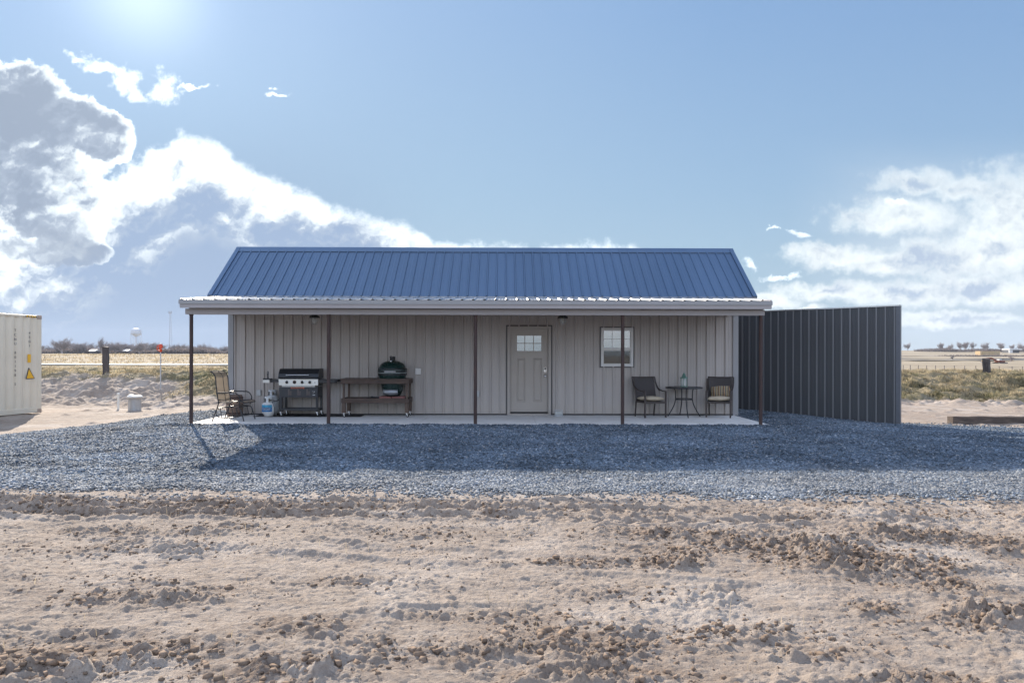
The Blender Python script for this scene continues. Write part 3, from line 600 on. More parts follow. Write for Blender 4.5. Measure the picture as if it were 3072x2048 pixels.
# clods of dry mud
N = 150000
cx = rng.uniform(-7.5, 7.5, N); cy = 2.6+rng.uniform(0, 1, N)*6.0
rr = rough(cx, cy)+0.35*sst(0.1, 0.6, fbm(cx, cy*1.6, 0.9, 3, 47))
k = (rng.uniform(0, 1, N) < np.clip(rr, 0.09, 1)**1.3*0.6) & (gravel(cx, cy) < 0.3) & (np.abs(cx) < cy*0.8+0.6); cx, cy, rr = cx[k], cy[k], rr[k]; n = len(cx)
size = 0.004+0.025*rng.uniform(0, 1, n)**4*np.clip(rr+0.3, 0, 1.2)
co, idx = rocks(n, cx, cy, HZ(cx, cy)+detail(cx, cy)+size*0.05, size, 0.7, 9)
tv = rng.uniform(0.65, 1.1, (n, 1)); tcol = np.repeat(np.concatenate([np.array([[0.235, 0.17, 0.125]])*tv, np.ones((n, 1))], 1), 8, 0)
stuff_mesh('soil_clods', co, idx, 4, tint_mat('dry_clod', 0.95, 0.15), tcol, 'broken clods of dry mud over the churned dirt', 'clods')
# grass blades
def blades(n, x, y, z, h, wd, lean, seed):
    r = np.random.default_rng(seed); a = r.uniform(0, 2*np.pi, n); ca, sa = np.cos(a)*wd/2, np.sin(a)*wd/2
    la = r.uniform(0, 2*np.pi, n); lx, ly = np.cos(la)*lean*h, np.sin(la)*lean*h
    b0 = np.stack([x-ca, y-sa, z-0.02], 1); b1 = np.stack([x+ca, y+sa, z-0.02], 1)
    m0 = np.stack([x+lx*.35-ca*.7, y+ly*.35-sa*.7, z+h*.6], 1); m1 = np.stack([x+lx*.35+ca*.7, y+ly*.35+sa*.7, z+h*.6], 1); tp = np.stack([x+lx, y+ly, z+h*(1-.25*lean)], 1)
    co = np.stack([b0, b1, m1, m0, tp], 1).reshape(-1, 3); i = 5*np.arange(n)[:, None]
    return co, np.concatenate([i, i+1, i+2, i, i+2, i+3, i+3, i+2, i+4], 1).reshape(-1)
def grass(name, xr, yr, N, h0, h1, wd, label, seed, thr=0.3, ga=0.5, fn=None):
    r = np.random.default_rng(seed); x = r.uniform(*xr, N); y = r.uniform(*yr, N); gwt = grassw(x, y) if fn is None else fn(x, y)
    cl = fbm(x, y, 1.1, 3, 77+seed); k = (r.uniform(0, 1, N) < gwt*np.clip(0.55+cl, 0.06, 1)) & (gwt > thr) & (np.abs(x) < y*0.80+1) & (np.abs(x) > y*0.26 if yr[0] > 20 else True); x, y, cl = x[k], y[k], cl[k]; n = len(x)
    h = r.uniform(h0, h1, n)*np.clip(0.8+cl*1.0, 0.35, 1.5); co, idx = blades(n, x, y, HZ(x, y), h, wd*r.uniform(0.6, 1.4, n), r.uniform(0.1, 0.9, n), seed)
    gm = fbm(x, y, 0.45, 3, 91)+ga+r.normal(0, 0.25, n)-sst(29.5, 31.5, y)*0.75
    gm = np.clip(gm, 0, 1)[:, None]; straw = np.array([[0.47, 0.385, 0.255]]); grn = np.array([[0.135, 0.13, 0.06]])
    c = (straw*(1-gm)+grn*gm)*r.uniform(0.65, 1.2, (n, 1))*np.clip(1+0.75*fbm(x, y*1.6, 0.9, 4, 55, .6), .35, 1.4)[:, None]; tcol = np.repeat(np.concatenate([c, np.ones((n, 1))], 1), 5, 0)
    return stuff_mesh(name, co, idx, 3, grass_m, tcol, label, 'grass')
grass_m = tint_mat('grass_blade', 0.7, 0.2, 0.45)
grass('bank_grass', (8, 30), (24, 37), 300000, 0.04, 0.13, 0.014, 'green and straw coloured grass on the bank behind the dark fence', 3, ga=0.38)
grass('bank_grass', (-30, -7), (24.5, 38), 200000, 0.04, 0.12, 0.014, 'pale dry grass along the top of the dirt bank on the left', 4, ga=0.18)
grass('field_grass', (9, 85), (37, 105), 90000, 0.07, 0.2, 0.04, 'straw coloured pasture grass beyond the right bank', 5, ga=-0.2)
grass('field_grass', (-85, -9), (37, 78), 80000, 0.03, 0.10, 0.03, 'dry straw grass of the field before the canal', 6, ga=-0.5)
grass('field_grass', (-120, -24), (91, 135), 60000, 0.10, 0.26, 0.07, 'rough dry grass on the rise beyond the canal', 8, ga=-0.3)
def sparse(x, y): return ((gravel(x, y) < 0.05)*0.02)*1.0
grass('dry_straw', (-6.5, 6.5), (3.0, 7.5), 26000, 0.03, 0.10, 0.003, 'scattered dry straws lying on the bare dirt', 12, thr=0.001, ga=-1.2, fn=lambda x, y: (gravel(x, y) < 0.1)*0.05)

# canal beyond the left field
cm = bpy.data.materials.new('canal_water'); cm.use_nodes = True; cbn = cm.node_tree.nodes['Principled BSDF']; cbn.inputs['Base Color'].default_value = (0.10, 0.11, 0.11, 1); cbn.inputs['Roughness'].default_value = 0.16
b = MB(); b.box(-180, -15, 82.5, 91.0, -0.3, 0.235, None)
tag(b.build('canal_water', cm), kind='structure')
# tracks and ditch across the right-hand fields
ditch_m = mat('dark_ditch', (0.07, 0.075, 0.085), 0.8, 0, 0.4, 0.05)
def strip(name, pts, wd, m, lift):
    b = MB(); vs = []; fs = []
    for i, (x, y) in enumerate(pts):
        for s_ in (-0.5, 0.5): vs.append((x, y+s_*wd, hz(x, y+s_*wd)+lift))
    fs = [(2*i, 2*i+2, 2*i+3, 2*i+1) for i in range(len(pts)-1)]; b.add(vs, fs); return tag(b.build(name, m), kind='structure')
strip('ditch_path', [(150+8*i, 262-i*0.3) for i in range(60)], 16, ditch_m, 0.35)
strip('ditch_path', [(120+8*i, 305-i*0.2) for i in range(60)], 14, ditch_m, 0.35)
strip('field_path', [(190+8*i, 410+i*0.4) for i in range(60)], 16, mat('ploughed_soil', (0.17, 0.14, 0.13), 0.9, 0, 0.3, 0.03), 0.4)

# ---------------------------------------------------------------- patio slab
def segs(a, b, cuts, gap=0.008):
    e = [a]+cuts+[b]; return [(e[i]+(gap/2 if i else 0), e[i+1]-(gap/2 if i < len(e)-2 else 0)) for i in range(len(e)-1)]
b = MB()
for a, c in segs(-6.88, 5.40, [-4.55, -2.0, 0.50, 2.95]): b.box(a, c, 14.13, 16.56, -0.12, 0.0, bev=0.004)
b.box(-6.86, 5.38, 14.16, 16.55, -0.14, -0.025)
slab = tag(b.build('patio_slab', conc_m, origin=(-0.7, 14.13, 0)), kind='structure'); BLDG.append(slab)

# ---------------------------------------------------------------- the building
WX0, WX1, WY = -6.82, 5.47, 16.56
house = thing('metal_building', (-0.68, WY, 0), 'long low grey ribbed metal building with blue grey steel roof and front porch', 'building'); BLDG.append(house)
b = MB()
DX0, DX1, DT = -0.113, 0.946, 2.15
QX0, QX1, QZ0, QZ1 = 2.158, 2.939, 1.18, 2.115
OFF = X(737, WY)  # a rib falls here
def wp(x0, x1, z0, z1): b.ribbed((0, WY, 0), (1, 0, 0), x0, x1, (0, 0, 1), z0, z1, (0, -1, 0), OFF, rh=.034, bw=.046, tw=.026)
wp(WX0+.1, DX0+.03, 0.03, 2.95); wp(DX0+.03, DX1-.03, DT-.02, 2.95); wp(DX1-.03, QX0+.02, 0.03, 2.95); wp(QX0+.02, QX1-.02, 0.03, QZ0+.02); wp(QX0+.02, QX1-.02, QZ1-.02, 2.95); wp(QX1-.02, WX1-.1, 0.03, 2.95)
# sides and back, and a solid core
YB = 19.36
b.ribbed((WX0, 0, 0), (0, 1, 0), WY+.05, YB, (0, 0, 1), 0.0, 2.95, (-1, 0, 0), 0.1); b.ribbed((WX1, 0, 0), (0, 1, 0), WY+.05, YB, (0, 0, 1), 0.0, 2.95, (1, 0, 0), 0.1)
b.ribbed((0, YB, 0), (1, 0, 0), WX0, WX1, (0, 0, 1), 0.0, 2.95, (0, 1, 0), 0.1)
for x_ in (WX0+.01, WX1-.01): b.add([(x_, WY, 2.94), (x_, YB, 2.94), (x_, 17.96, 4.12)], [(0, 1, 2)])
b.box(WX0+.02, DX0+.04, WY+.07, YB-.02, -.1, 2.94); b.box(DX1-.04, WX1-.02, WY+.07, YB-.02, -.1, 2.94); b.box(DX0+.04, DX1-.04, WY+.12, YB-.02, -.1, 2.94)
# screw heads in rows
for zz in (0.10, 0.98, 1.86):
    i = math.floor((WX0-OFF)/.2286)
    while OFF+i*.2286 < WX1:
        x_ = OFF+i*.2286+0.032; i += 1
        if WX0+.15 < x_ < WX1-.15 and not (DX0 < x_ < DX1 and zz < DT) and not (QX0-.02 < x_ < QX1+.02 and QZ0 < zz < QZ1): b.lathe([(0.0, 0.004), (0.006, 0.003), (0.008, 0.0)], (x_, WY-.0015, zz), 6, M=Matrix.Rotation(R(90), 3, 'X'))
b.build('wall', wall_m, house)
b = MB(); b.box(WX0-.03, WX0+.10, WY-.037, WY+.10, 0.0, 2.95); b.box(WX0-.03, WX0+.0, WY+.10, WY+.16, 0.0, 2.95); b.build('corner_trim', trim_m, house)
b = MB(); b.box(WX1-.10, WX1+.03, WY-.037, WY+.10, 0.0, 2.95); b.build('corner_trim', trim_m, house)
b = MB(); b.box(WX0+.10, DX0-.03, WY-.036, WY+.0, 0.0, 0.028); b.box(DX1+.03, WX1-.10, WY-.036, WY, 0.0, 0.028); b.build('base_trim', blackm_m, house)
# main roof
EY, EZ, RY, RZ = 16.20, 2.835, 17.96, 4.235; RX0, RX1 = -7.20, 5.83
sl = Vector((0, RY-EY, RZ-EZ)); SL = sl.length; sl.normalize(); nrm = Vector((0, -sl.z, sl.y)); sl2 = Vector((0, -sl.y, sl.z)); nrm2 = Vector((0, sl.z, sl.y))
b = MB(); b.ribbed((0, EY, EZ), (1, 0, 0), RX0+.07, RX1-.07, sl, 0, SL-.03, nrm, X(626, 16.2)+.19, rh=.028, bw=.05, tw=.022)
b.ribbed((0, 2*RY-EY, EZ), (1, 0, 0), RX0+.07, RX1-.07, sl2, 0, SL-.03, nrm2, X(626, 16.2)+.19, rh=.028, bw=.05, tw=.022)
for zz in (0.10, .78, 1.45, 2.05):
    x_ = X(626, 16.2)+.19+.038
    while x_ < RX1-.15:
        p = Vector((x_, EY, EZ))+sl*zz+nrm*.002; b.box(p.x-.005, p.x+.005, p.y-.005, p.y+.005, p.z-.002, p.z+.006); x_ += .2286
# underside deck
b.add([(RX0+.05, EY+.01, EZ-.012), (RX1-.05, EY+.01, EZ-.012), (RX1-.05, RY, RZ-.02), (RX0+.05, RY, RZ-.02)], [(0, 1, 2, 3)]); b.add([(RX0+.05, 2*RY-EY, EZ-.012), (RX1-.05, 2*RY-EY, EZ-.012), (RX1-.05, RY, RZ-.02), (RX0+.05, RY, RZ-.02)], [(3, 2, 1, 0)])
roof = b.build('roof', roof_m, house)
b = MB(); c_ = .14
b.prism([(RY-.15, RZ-.15*sl.z/sl.y+.027), (RY, RZ+.040), (RY+.15, RZ-.15*sl.z/sl.y+.027), (RY+.15, RZ-.15*sl.z/sl.y+.019), (RY, RZ+.030), (RY-.15, RZ-.15*sl.z/sl.y+.019)], 'x', RX0-.01, RX1+.01)
b.build('ridge_cap', roof_m, roof)
for xa, xb in ((RX0, RX0+.10), (RX1-.10, RX1)):
    b = MB()
    for s_, P_, n_ in ((sl, Vector((0, EY-.01, EZ)), nrm), (sl2, Vector((0, 2*RY-EY+.01, EZ)), nrm2)):
        q0 = P_; q1 = P_+s_*SL
        vs = [];
        for q in (q0, q1):
            for x_, hh in ((xa, -.10), (xb, -.10), (xb, .030), (xa, .030)): vs.append(Vector((x_, q.y, q.z))+n_*hh)
        b.add(vs, [(0, 1, 2, 3), (7, 6, 5, 4), (0, 4, 5, 1), (1, 5, 6, 2), (2, 6, 7, 3), (3, 7, 4, 0)])
    b.build('rake_trim', roof_m, roof)
b = MB(); b.box(RX0+.02, RX1-.02, EY-.014, EY+.0, EZ-.09, EZ+.004); b.build('eave_trim', trim_m, roof)
# porch roof
FY, FX0, FX1 = 14.0, -6.83, 5.335; PZ0, PZ1, PY1 = 2.575, 2.845, 16.50
ps = Vector((0, PY1-FY, PZ1-PZ0)); PL = ps.length; ps.normalize(); pn = Vector((0, -ps.z, ps.y))
b = MB(); b.ribbed((0, FY-.02, PZ0), (1, 0, 0), FX0+.04, FX1-.04, ps, 0, PL, pn, X(580, 14.0), rh=.02, bw=.06, tw=.025)
b.add([(FX0+.04, FY+.01, PZ0-.01), (FX1-.04, FY+.01, PZ0-.01), (FX1-.04, PY1, PZ1-.01), (FX0+.04, PY1, PZ1-.01)], [(0, 1, 2, 3)])
proof = b.build('porch_roof', proof_m, house)
b = MB(); b.box(FX0, FX1, FY-.018, FY+.03, 2.486, 2.568); b.build('fascia_cap', trim_m, proof)
b = MB(); b.box(FX0+.02, FX1-.02, FY, FY+.04, 2.405, 2.486)
x_ = FX0+.5
while x_ < FX1: b.box(x_-.005, x_+.005, FY-.003, FY, 2.443, 2.453); x_ += .9
b.build('fascia', fascia_m, proof)
for xa in (FX0, FX1-.03):
    b = MB(); vs = []
    for y_, z_ in ((FY-.018, PZ0), (PY1-.1, PZ1-.012)):
        for dx, dz in ((0, -.15), (.03, -.15), (.03, .022), (0, .022)): vs.append((xa+dx, y_+(.05 if y_ < 15 else 0), z_+dz))
    b.add(vs, [(3, 2, 1, 0), (4, 5, 6, 7), (0, 1, 5, 4), (1, 2, 6, 5), (2, 3, 7, 6), (3, 0, 4, 7)]); b.build('side_fascia', fascia_m, proof)
b = MB(); b.box(FX0+.05, FX1-.09, 14.17, 14.32, 2.285, 2.40)
x_ = FX0+.3
while x_ < FX1-.2: b.box(x_-.005, x_+.005, 14.167, 14.17, 2.35, 2.36); x_ += .55
b.build('porch_beam', fascia_m, proof)
b = MB(); b.box(FX0+.05, FX1-.05, 14.32, WY-.03, 2.415, 2.43); soff = b.build('porch_ceiling', mat('soffit', (0.22, 0.20, 0.19), 0.6), proof)
for px in (578.6, 986, 1423.6, 1864, 2279):
    x_ = X(px, 14.3); b = MB(); b.tube([(x_, 14.24, -.05), (x_, 14.24, 2.30)], 0.037, 14); b.tube([(x_, 14.24, 2.268), (x_, 14.24, 2.284)], 0.046, 14)
    b.box(x_-.05, x_+.05, 14.19, 14.29, 0.0, 0.006); b.build('porch_post', rust_m, house)
# door
b = MB(); b.box(DX0, DX0+.055, WY-.045, WY+.12, 0.0, DT); b.box(DX1-.055, DX1, WY-.045, WY+.12, 0.0, DT); b.box(DX0+.055, DX1-.055, WY-.045, WY+.12, DT-.055, DT)
b.box(DX0+.05, DX0+.075, WY-.015, WY+.12, .04, DT-.05); b.box(DX1-.075, DX1-.05, WY-.015, WY+.12, .04, DT-.05)
b.box(DX0+.055, DX1-.055, WY-.06, WY+.12, 0.0, 0.035)
fr = b.build('door_frame', doorf_m, house)
b = MB(); b.box(DX0-.03, DX0, WY-.03, WY, 0.0, DT+.03); b.box(DX1, DX1+.03, WY-.03, WY, 0.0, DT+.03); b.box(DX0, DX1, WY-.03, WY, DT, DT+.03); b.build('door_trim', mat('door_trim_brown', (0.06, 0.055, 0.055), 0.6), fr)
sx0, sx1, sz0, sz1, sy = DX0+.077, DX1-.077, .045, DT-.057, WY+.03
b = MB(); dx = lambda px: X(1380+px/4.611, WY)
g0, g1 = dx(775), dx(1140); gz0 = 2.15-(545-190)/4.611/123.7; gz1 = 2.15-(305-190)/4.611/123.7
pan = [(dx(780), dx(905)), (dx(1012), dx(1137))]; pz0, pz1 = 2.15-(1240-190)/4.611/123.7, 2.15-(630-190)/4.611/123.7
# slab with openings for panels and glass
b.box(sx0, sx1, sy, sy+.045, sz0, pz0); b.box(sx0, sx1, sy, sy+.045, pz1, gz0); b.box(sx0, sx1, sy, sy+.045, gz1, sz1)
b.box(sx0, g0, sy, sy+.045, gz0, gz1); b.box(g1, sx1, sy, sy+.045, gz0, gz1)
b.box(sx0, pan[0][0], sy, sy+.045, pz0, pz1); b.box(pan[0][1], pan[1][0], sy, sy+.045, pz0, pz1); b.box(pan[1][1], sx1, sy, sy+.045, pz0, pz1)
for a, c in pan:
    vs = []
    for (e, yo) in ((0, 0), (.022, .018), (.034, .018), (.055, .004)): vs += [(a+e, sy+yo, pz0+e), (c-e, sy+yo, pz0+e), (c-e, sy+yo, pz1-e), (a+e, sy+yo, pz1-e)]
    fs = [(4*k+i, 4*k+(i+1) % 4, 4*k+4+(i+1) % 4, 4*k+4+i) for k in range(3) for i in range(4)]+[(12, 13, 14, 15)]; b.add(vs, fs)
door = b.build('door', door_m, house)
b = MB(); e = .025
b.box(g0, g1, sy-.012, sy+.012, gz0, gz0+e); b.box(g0, g1, sy-.012, sy+.012, gz1-e, gz1); b.box(g0, g0+e, sy-.012, sy+.012, gz0+e, gz1-e); b.box(g1-e, g1, sy-.012, sy+.012, gz0+e, gz1-e)
for k in (1, 2): xx = g0+(g1-g0)*k/3; b.box(xx-.009, xx+.009, sy-.008, sy+.012, gz0+e, gz1-e)
zm = (gz0+gz1)/2; b.box(g0+e, g1-e, sy-.0075, sy+.012, zm-.009, zm+.009); b.build('glazing_bars', door_m, door)
b = MB(); b.box(g0+.01, g1-.01, sy+.014, sy+.022, gz0+.01, gz1-.01); b.build('glass', pane_m, door)
hx = dx(1178)
RX = Matrix.Rotation(R(90), 3, 'X')
b = MB(); zc = 2.15-(875-190)/4.611/123.7; b.lathe([(0, .07), (.022, .066), (.028, .05), (.018, .03), (.012, .022), (.03, .016), (.033, .004), (.033, 0)], (hx, sy, zc), 20, M=RX); b.build('door_knob', chrome_m, door)
b = MB(); zc = 2.15-(788-190)/4.611/123.7; b.box(hx-.034, hx+.034, sy-.028, sy, zc-.065, zc+.065, bev=.02); dl = b.build('deadbolt', chrome_m, door)
b = MB(); b.box(hx-.022, hx+.022, sy-.031, sy-.028, zc-.01, zc+.048); b.box(hx-.012, hx+.012, sy-.036, sy-.028, zc-.045, zc-.024); b.build('keypad', black_m, dl)
b = MB(); b.box(sx0, sx1, sy-.01, sy, sz0, sz0+.03); b.build('door_sweep', blackm_m, door)
# window
wn = MB(); e = .05
def ring(b, x0, x1, z0, z1, e, y0, y1): b.box(x0, x1, y0, y1, z0, z0+e); b.box(x0, x1, y0, y1, z1-e, z1); b.box(x0, x0+e, y0, y1, z0+e, z1-e); b.box(x1-e, x1, y0, y1, z0+e, z1-e)
ring(wn, QX0, QX1, QZ0, QZ1, e, WY-.045, WY+.06); win = wn.build('window', white_m, house)
b = MB(); ring(b, QX0-.028, QX1+.028, QZ0-.028, QZ1+.028, .028, WY-.032, WY); b.build('window_trim', mat('window_trim_brown', (0.085, 0.08, 0.08), 0.6), win)
zm = QZ0+.42*(QZ1-QZ0)+.055
b = MB(); ring(b, QX0+e, QX1-e, zm-.018, QZ1-e, .018, WY-.02, WY+.03); b.box(QX0+e, QX1-e, WY-.030, WY+.03, zm-.05, zm+.006); b.build('upper_sash', white_m, win)
b = MB(); ring(b, QX0+e, QX1-e, QZ0+e, zm-.05, .022, WY-.005, WY+.03); b.build('lower_sash', white_m, win)
b = MB(); b.box(QX0+e, QX1-e, WY+.010, WY+.016, zm, QZ1-e); b.build('upper_pane', pane_m, win)
b = MB(); b.box(QX0+e, QX1-e, WY+.018, WY+.024, QZ0+e, zm-.05); b.build('lower_pane', pane_m, win)
b = MB(); b.box(QX0+e, QX1-e, WY+.002, WY+.008, QZ0+e, zm-.05)
sm_ = bpy.data.materials.new('insect_screen'); sm_.use_nodes = True; sb = sm_.node_tree.nodes['Principled BSDF']; sb.inputs['Base Color'].default_value = (0.05, 0.055, 0.06, 1); sb.inputs['Alpha'].default_value = 0.30; b.build('screen', sm_, win)
b = MB(); zq = (zm+QZ1-e)/2
for k in (1, 2): xx = QX0+e+(QX1-QX0-2*e)*k/3; b.box(xx-.006, xx+.006, WY+.0, WY+.0095, zm+.004, QZ1-e)
b.box(QX0+e, QX1-e, WY+.001, WY+.009, zq-.006, zq+.006); b.build('grille', white_m, win)
# outlets and switch
for px0, px1, py0, py1, nm, m_ in ((774, 787, 1168.5, 1186, 'outlet_box', galv_m), (1427, 1438, 1172, 1190, 'outlet_box', galv_m), (1247, 1264, 1104, 1122.5, 'switch_plate', white_m)):
    b = MB(); x0, x1 = X(px0, WY), X(px1, WY); z1, z0 = Z(px0, py0, WY), Z(px0, py1, WY); b.box(x0, x1, WY-.06, WY-.001, z0, z1, bev=.006); ob = b.build(nm, m_, house)
    b = MB(); xm_, zm_ = (x0+x1)/2, (z0+z1)/2; b.box(xm_-.022, xm_+.022, WY-.066, WY-.06, zm_-.03, zm_+.03); b.build('outlet_cover', m_, ob)
# porch lamps (jelly jar in a guard)
for px in (943, 1687):
    x_ = X(px, 15.5); y_ = 15.5; b = MB(); b.lathe([(0, 2.415), (.05, 2.415), (.05, 2.36), (.10, 2.33), (.115, 2.30), (.115, 2.285), (.06, 2.285)], (x_, y_, 0), 20)
    lm = b.build('porch_lamp', mat('lamp_bronze', (0.04, 0.038, 0.03), 0.5, 0.4), house)
    b = MB(); b.lathe([(.048, 2.285), (.052, 2.24), (.045, 2.19), (.02, 2.165), (0, 2.16)], (x_, y_, 0), 16); b.build('lamp_glass', clear_m, lm)
    b = MB(); b.lathe([(0, 2.27), (.022, 2.265), (.026, 2.235), (.015, 2.21), (0, 2.205)], (x_, y_, 0), 12); b.build('bulb', wax_m, lm)
    b = MB()
    for k in range(4):
        a = R(45+90*k); c0, s0 = math.cos(a), math.sin(a); b.tube(bez([(x_+c0*.085, y_+s0*.085, 2.29), (x_+c0*.085, y_+s0*.085, 2.21), (x_+c0*.05, y_+s0*.05, 2.155), (x_, y_, 2.145)], 4), .004, 5)
    b.tube([(x_+.085*math.cos(2*math.pi*k/16), y_+.085*math.sin(2*math.pi*k/16), 2.225) for k in range(16)], .004, 5, True); b.build('lamp_guard', galv_m, lm)

# ---------------------------------------------------------------- dark windbreak fence on the right
FD = 16.0; Fe = Vector((X(2697, FD), FD, 0)); fd = Vector((-.739, .673, 0)); fnv = Vector((-.673, -.739, 0)); FL = 4.65; fz1 = Z(2697, 916.5, FD); fz0 = hz(Fe.x, Fe.y)-.15
fence = thing('windbreak_fence', (Fe.x, Fe.y, hz(Fe.x, Fe.y)), 'tall charcoal ribbed metal windbreak fence running off the right end of the building', 'fence'); fence_o = ORG[fence.name]
b = MB(); Pf = Vector((Fe.x, Fe.y, 0)); b.ribbed(Pf, fd, 0.06, FL, (0, 0, 1), fz0, fz1-.01, fnv, .09, pitch=.195, rh=.020, bw=.056, tw=.036); b.ribbed(Pf-fnv*.02, fd, 0.06, FL, (0, 0, 1), fz0, fz1-.01, -fnv, .09, pitch=.195, rh=.004)
b.build('panel', sheets(fence_m, 0.55, 0, 0.10), fence)
b = MB()                                        # paler rib caps, separate strips over the ribs
i = 0
while .09+i*.195 < FL:
    c = Pf+fd*(.09+i*.195)+fnv*.0205; b.add([c-fd*.018+Vector((0, 0, fz0)), c+fd*.018+Vector((0, 0, fz0)), c+fd*.018+Vector((0, 0, fz1-.012)), c-fd*.018+Vector((0, 0, fz1-.012))], [(0, 1, 2, 3)]); i += 1
b.build('rib', fencerib_m, fence)
b = MB(); M = Matrix.Translation(Pf) @ Matrix(((fd.x, fnv.x, 0, 0), (fd.y, fnv.y, 0, 0), (0, 0, 1, 0), (0, 0, 0, 1)))
b.box(-.035, .06, -.07, .03, fz0, fz1, M); b.build('end_trim', mat('charcoal_trim', (0.10, 0.105, 0.12), 0.4), fence)
b = MB(); b.box(-.035, FL, -.075, .034, fz1-.012, fz1+.018, M); b.build('top_cap', mat('cap_metal', (0.5, 0.5, 0.5), 0.3, 0.8), fence)
for q in (.05, 1.6, 3.1, 4.55):
    b = MB(); c = Pf+fd*q-fnv*.12; b.tube([(c.x, c.y, fz0), (c.x, c.y, fz1-.03)], .045, 10); b.build('post', rust_m, fence)

# ---------------------------------------------------------------- things on the porch
def std(o): BLDG.append(o); return o
# grill mat
gm = MB(); gm.box(-6.05, -3.55, 15.98, 16.52, 0.0, 0.012, bev=.004); std(tag(gm.build('grill_mat', mat_m, origin=(-4.8, 16.2, 0)), 'flat black rubber mat on the slab under the griddle', 'mat'))
# griddle
GY0, GY1 = 16.03, 16.46; GX0, GX1 = X(837.5, GY0), X(955, GY0)
gr = std(thing('gas_griddle', ((GX0+GX1)/2, 16.24, 0.012), 'black gas griddle cart with stainless front panel and closed lid', 'griddle'))
zt = .875; b = MB()
b.box(GX0, GX1, GY0, GY0+.015, .735, zt); b.box(GX0-.005, GX1+.005, GY0-.008, GY0+.02, zt-.012, zt+.004)
b.build('front_panel', steel_m, gr)
b = MB()
b.box(GX0+.07, GX1-.07, GY0-.002, GY0+.012, .728, .735); b.box(GX0+.07, GX1-.07, GY0-.002, GY0+.012, .700, .706)
k = 0
while GX0+.08+k*.017 < GX1-.08: xx = GX0+.08+k*.017; b.add([(xx, GY0-.002, .706), (xx+.008, GY0-.002, .706), (xx+.016, GY0-.002, .728), (xx+.008, GY0-.002, .728)], [(0, 1, 2, 3)]); k += 1
b.build('vent_strip', steel_m, gr)
b = MB(); b.box(GX0+.005, GX1-.005, GY0+.015, GY1-.002, .72, zt-.012); b.box(GX0+.01, GX1-.01, GY0+.02, GY1, .72, .74); b.build('burner_box', black_m, gr)
for k in range(4):
    xx = X(780+(712+199.5*k)/8.71, GY0); zc = Z(860, 1090+485/8.71, GY0); b = MB(); b.lathe([(0, .045), (.022, .045), (.026, .03), (.03, .012), (.036, .008), (.036, 0)], (xx, GY0, zc), 18, M=RX); b.box(xx-.004, xx+.004, GY0-.052, GY0-.02, zc-.02, zc+.02); kn = b.build('knob', black_m, gr)
    b = MB(); b.lathe([(.033, .010), (.041, .008), (.041, 0)], (xx, GY0, zc), 18, M=RX); b.build('knob_ring', rotor_m if k == 1 else steel_m, kn)
b = MB(); xx = X(780+1445/8.71, GY0); b.lathe([(0, .02), (.012, .018), (.014, 0)], (xx, GY0, Z(860, 1146.5, GY0)), 12, M=RX); b.build('igniter_button', chrome_m, gr)
b = MB(); zl = .455; b.box(GX0+.01, GX1-.01, GY0+.005, GY0+.03, zl, .70); b.box(GX1-.03, GX1-.01, GY0+.03, GY1, zl, .70); b.box(GX0+.01, GX0+.03, GY0+.03, GY1, zl, .70); b.build('apron', mat('griddle_charcoal', (0.03, 0.031, 0.036), 0.5), gr)
text_obj('BLACKSTONE', .050, logo_m, gr, Matrix.Translation(((GX0+GX1)/2-.02, GY0+.003, .674)) @ Matrix.Rotation(R(90), 4, 'X'), ext=.001, bold=.0015, space=1.02)
for k in range(3):
    xx = X(780+(768+238*k)/8.71, GY0); b = MB(); b.box(xx-.02, xx+.02, GY0-.012, GY0+.005, .50, .645, bev=.006); b.box(xx+.02, xx+.06, GY0-.0, GY0+.0045, .50, .60); b.build('hook', mat('hook_bronze', (0.10, 0.085, 0.085), 0.35, 0.6), gr)
xx = X(780+1413/8.71, GY0); b = MB(); b.lathe([(0, .05), (.028, .048), (.032, .03), (.04, .012), (.044, 0)], (xx, GY0+.005, .585), 20, M=RX); b.build('regulator_knob', chrome_m, gr)
b = MB(); b.lathe([(0, .054), (.02, .0535)], (xx, GY0+.005, .585), 16, M=RX); b.build('knob_face', black_m, gr)
b = MB(); b.box(xx-.028, xx+.028, GY0+.002, GY0+.005, .50, .52); b.build('sticker', galv_m, gr)
for a, c, y0, y1 in ((GX0+.005, GX0+.08, GY0, GY0+.05), (GX1-.055, GX1-.005, GY0, GY0+.05), (GX0+.02, GX0+.07, GY1-.05, GY1), (GX1-.055, GX1-.005, GY1-.05, GY1)):
    b = MB(); b.box(a, c, y0, y1, .115, zl, bev=.004); b.build('leg', black_m, gr)
b = MB(); b.box(GX0+.04, GX1-.04, GY0+.05, GY1-.05, .15, .165); b.box(GX0+.08, GX1-.055, GY0, GY0+.03, .145, .20); b.box(GX0+.07, GX1-.055, GY1-.03, GY1, .145, .19); b.box(GX0+.03, GX0+.05, GY0+.05, GY1-.05, .15, .18); b.box(GX1-.05, GX1-.03, GY0+.05, GY1-.05, .15, .18); b.build('bottom_shelf', black_m, gr)
def caster(x, y, z0, ztop, r, parent, name='caster', local=False):
    b = MB(); b.box(x-.03, x+.03, y-.03, y+.03, ztop-.006, ztop); b.prism([(x-.016, ztop-.006), (x+.016, ztop-.006), (x+.026, z0+r*.6), (x+.010, z0+r*.6)], 'y', y-.022, y-.018); b.prism([(x-.016, ztop-.006), (x+.016, ztop-.006), (x+.026, z0+r*.6), (x+.010, z0+r*.6)], 'y', y+.018, y+.022)
    o = b.build(name, chrome_m, parent, loc=local)
    b = MB(); b.lathe([(0, -.014), (r*.9, -.014), (r, -.008), (r, .008), (r*.9, .014), (0, .014)], (x+.014, y, z0+r), 18, M=RX); b.build('wheel', blackm_m, o, loc=local); return o
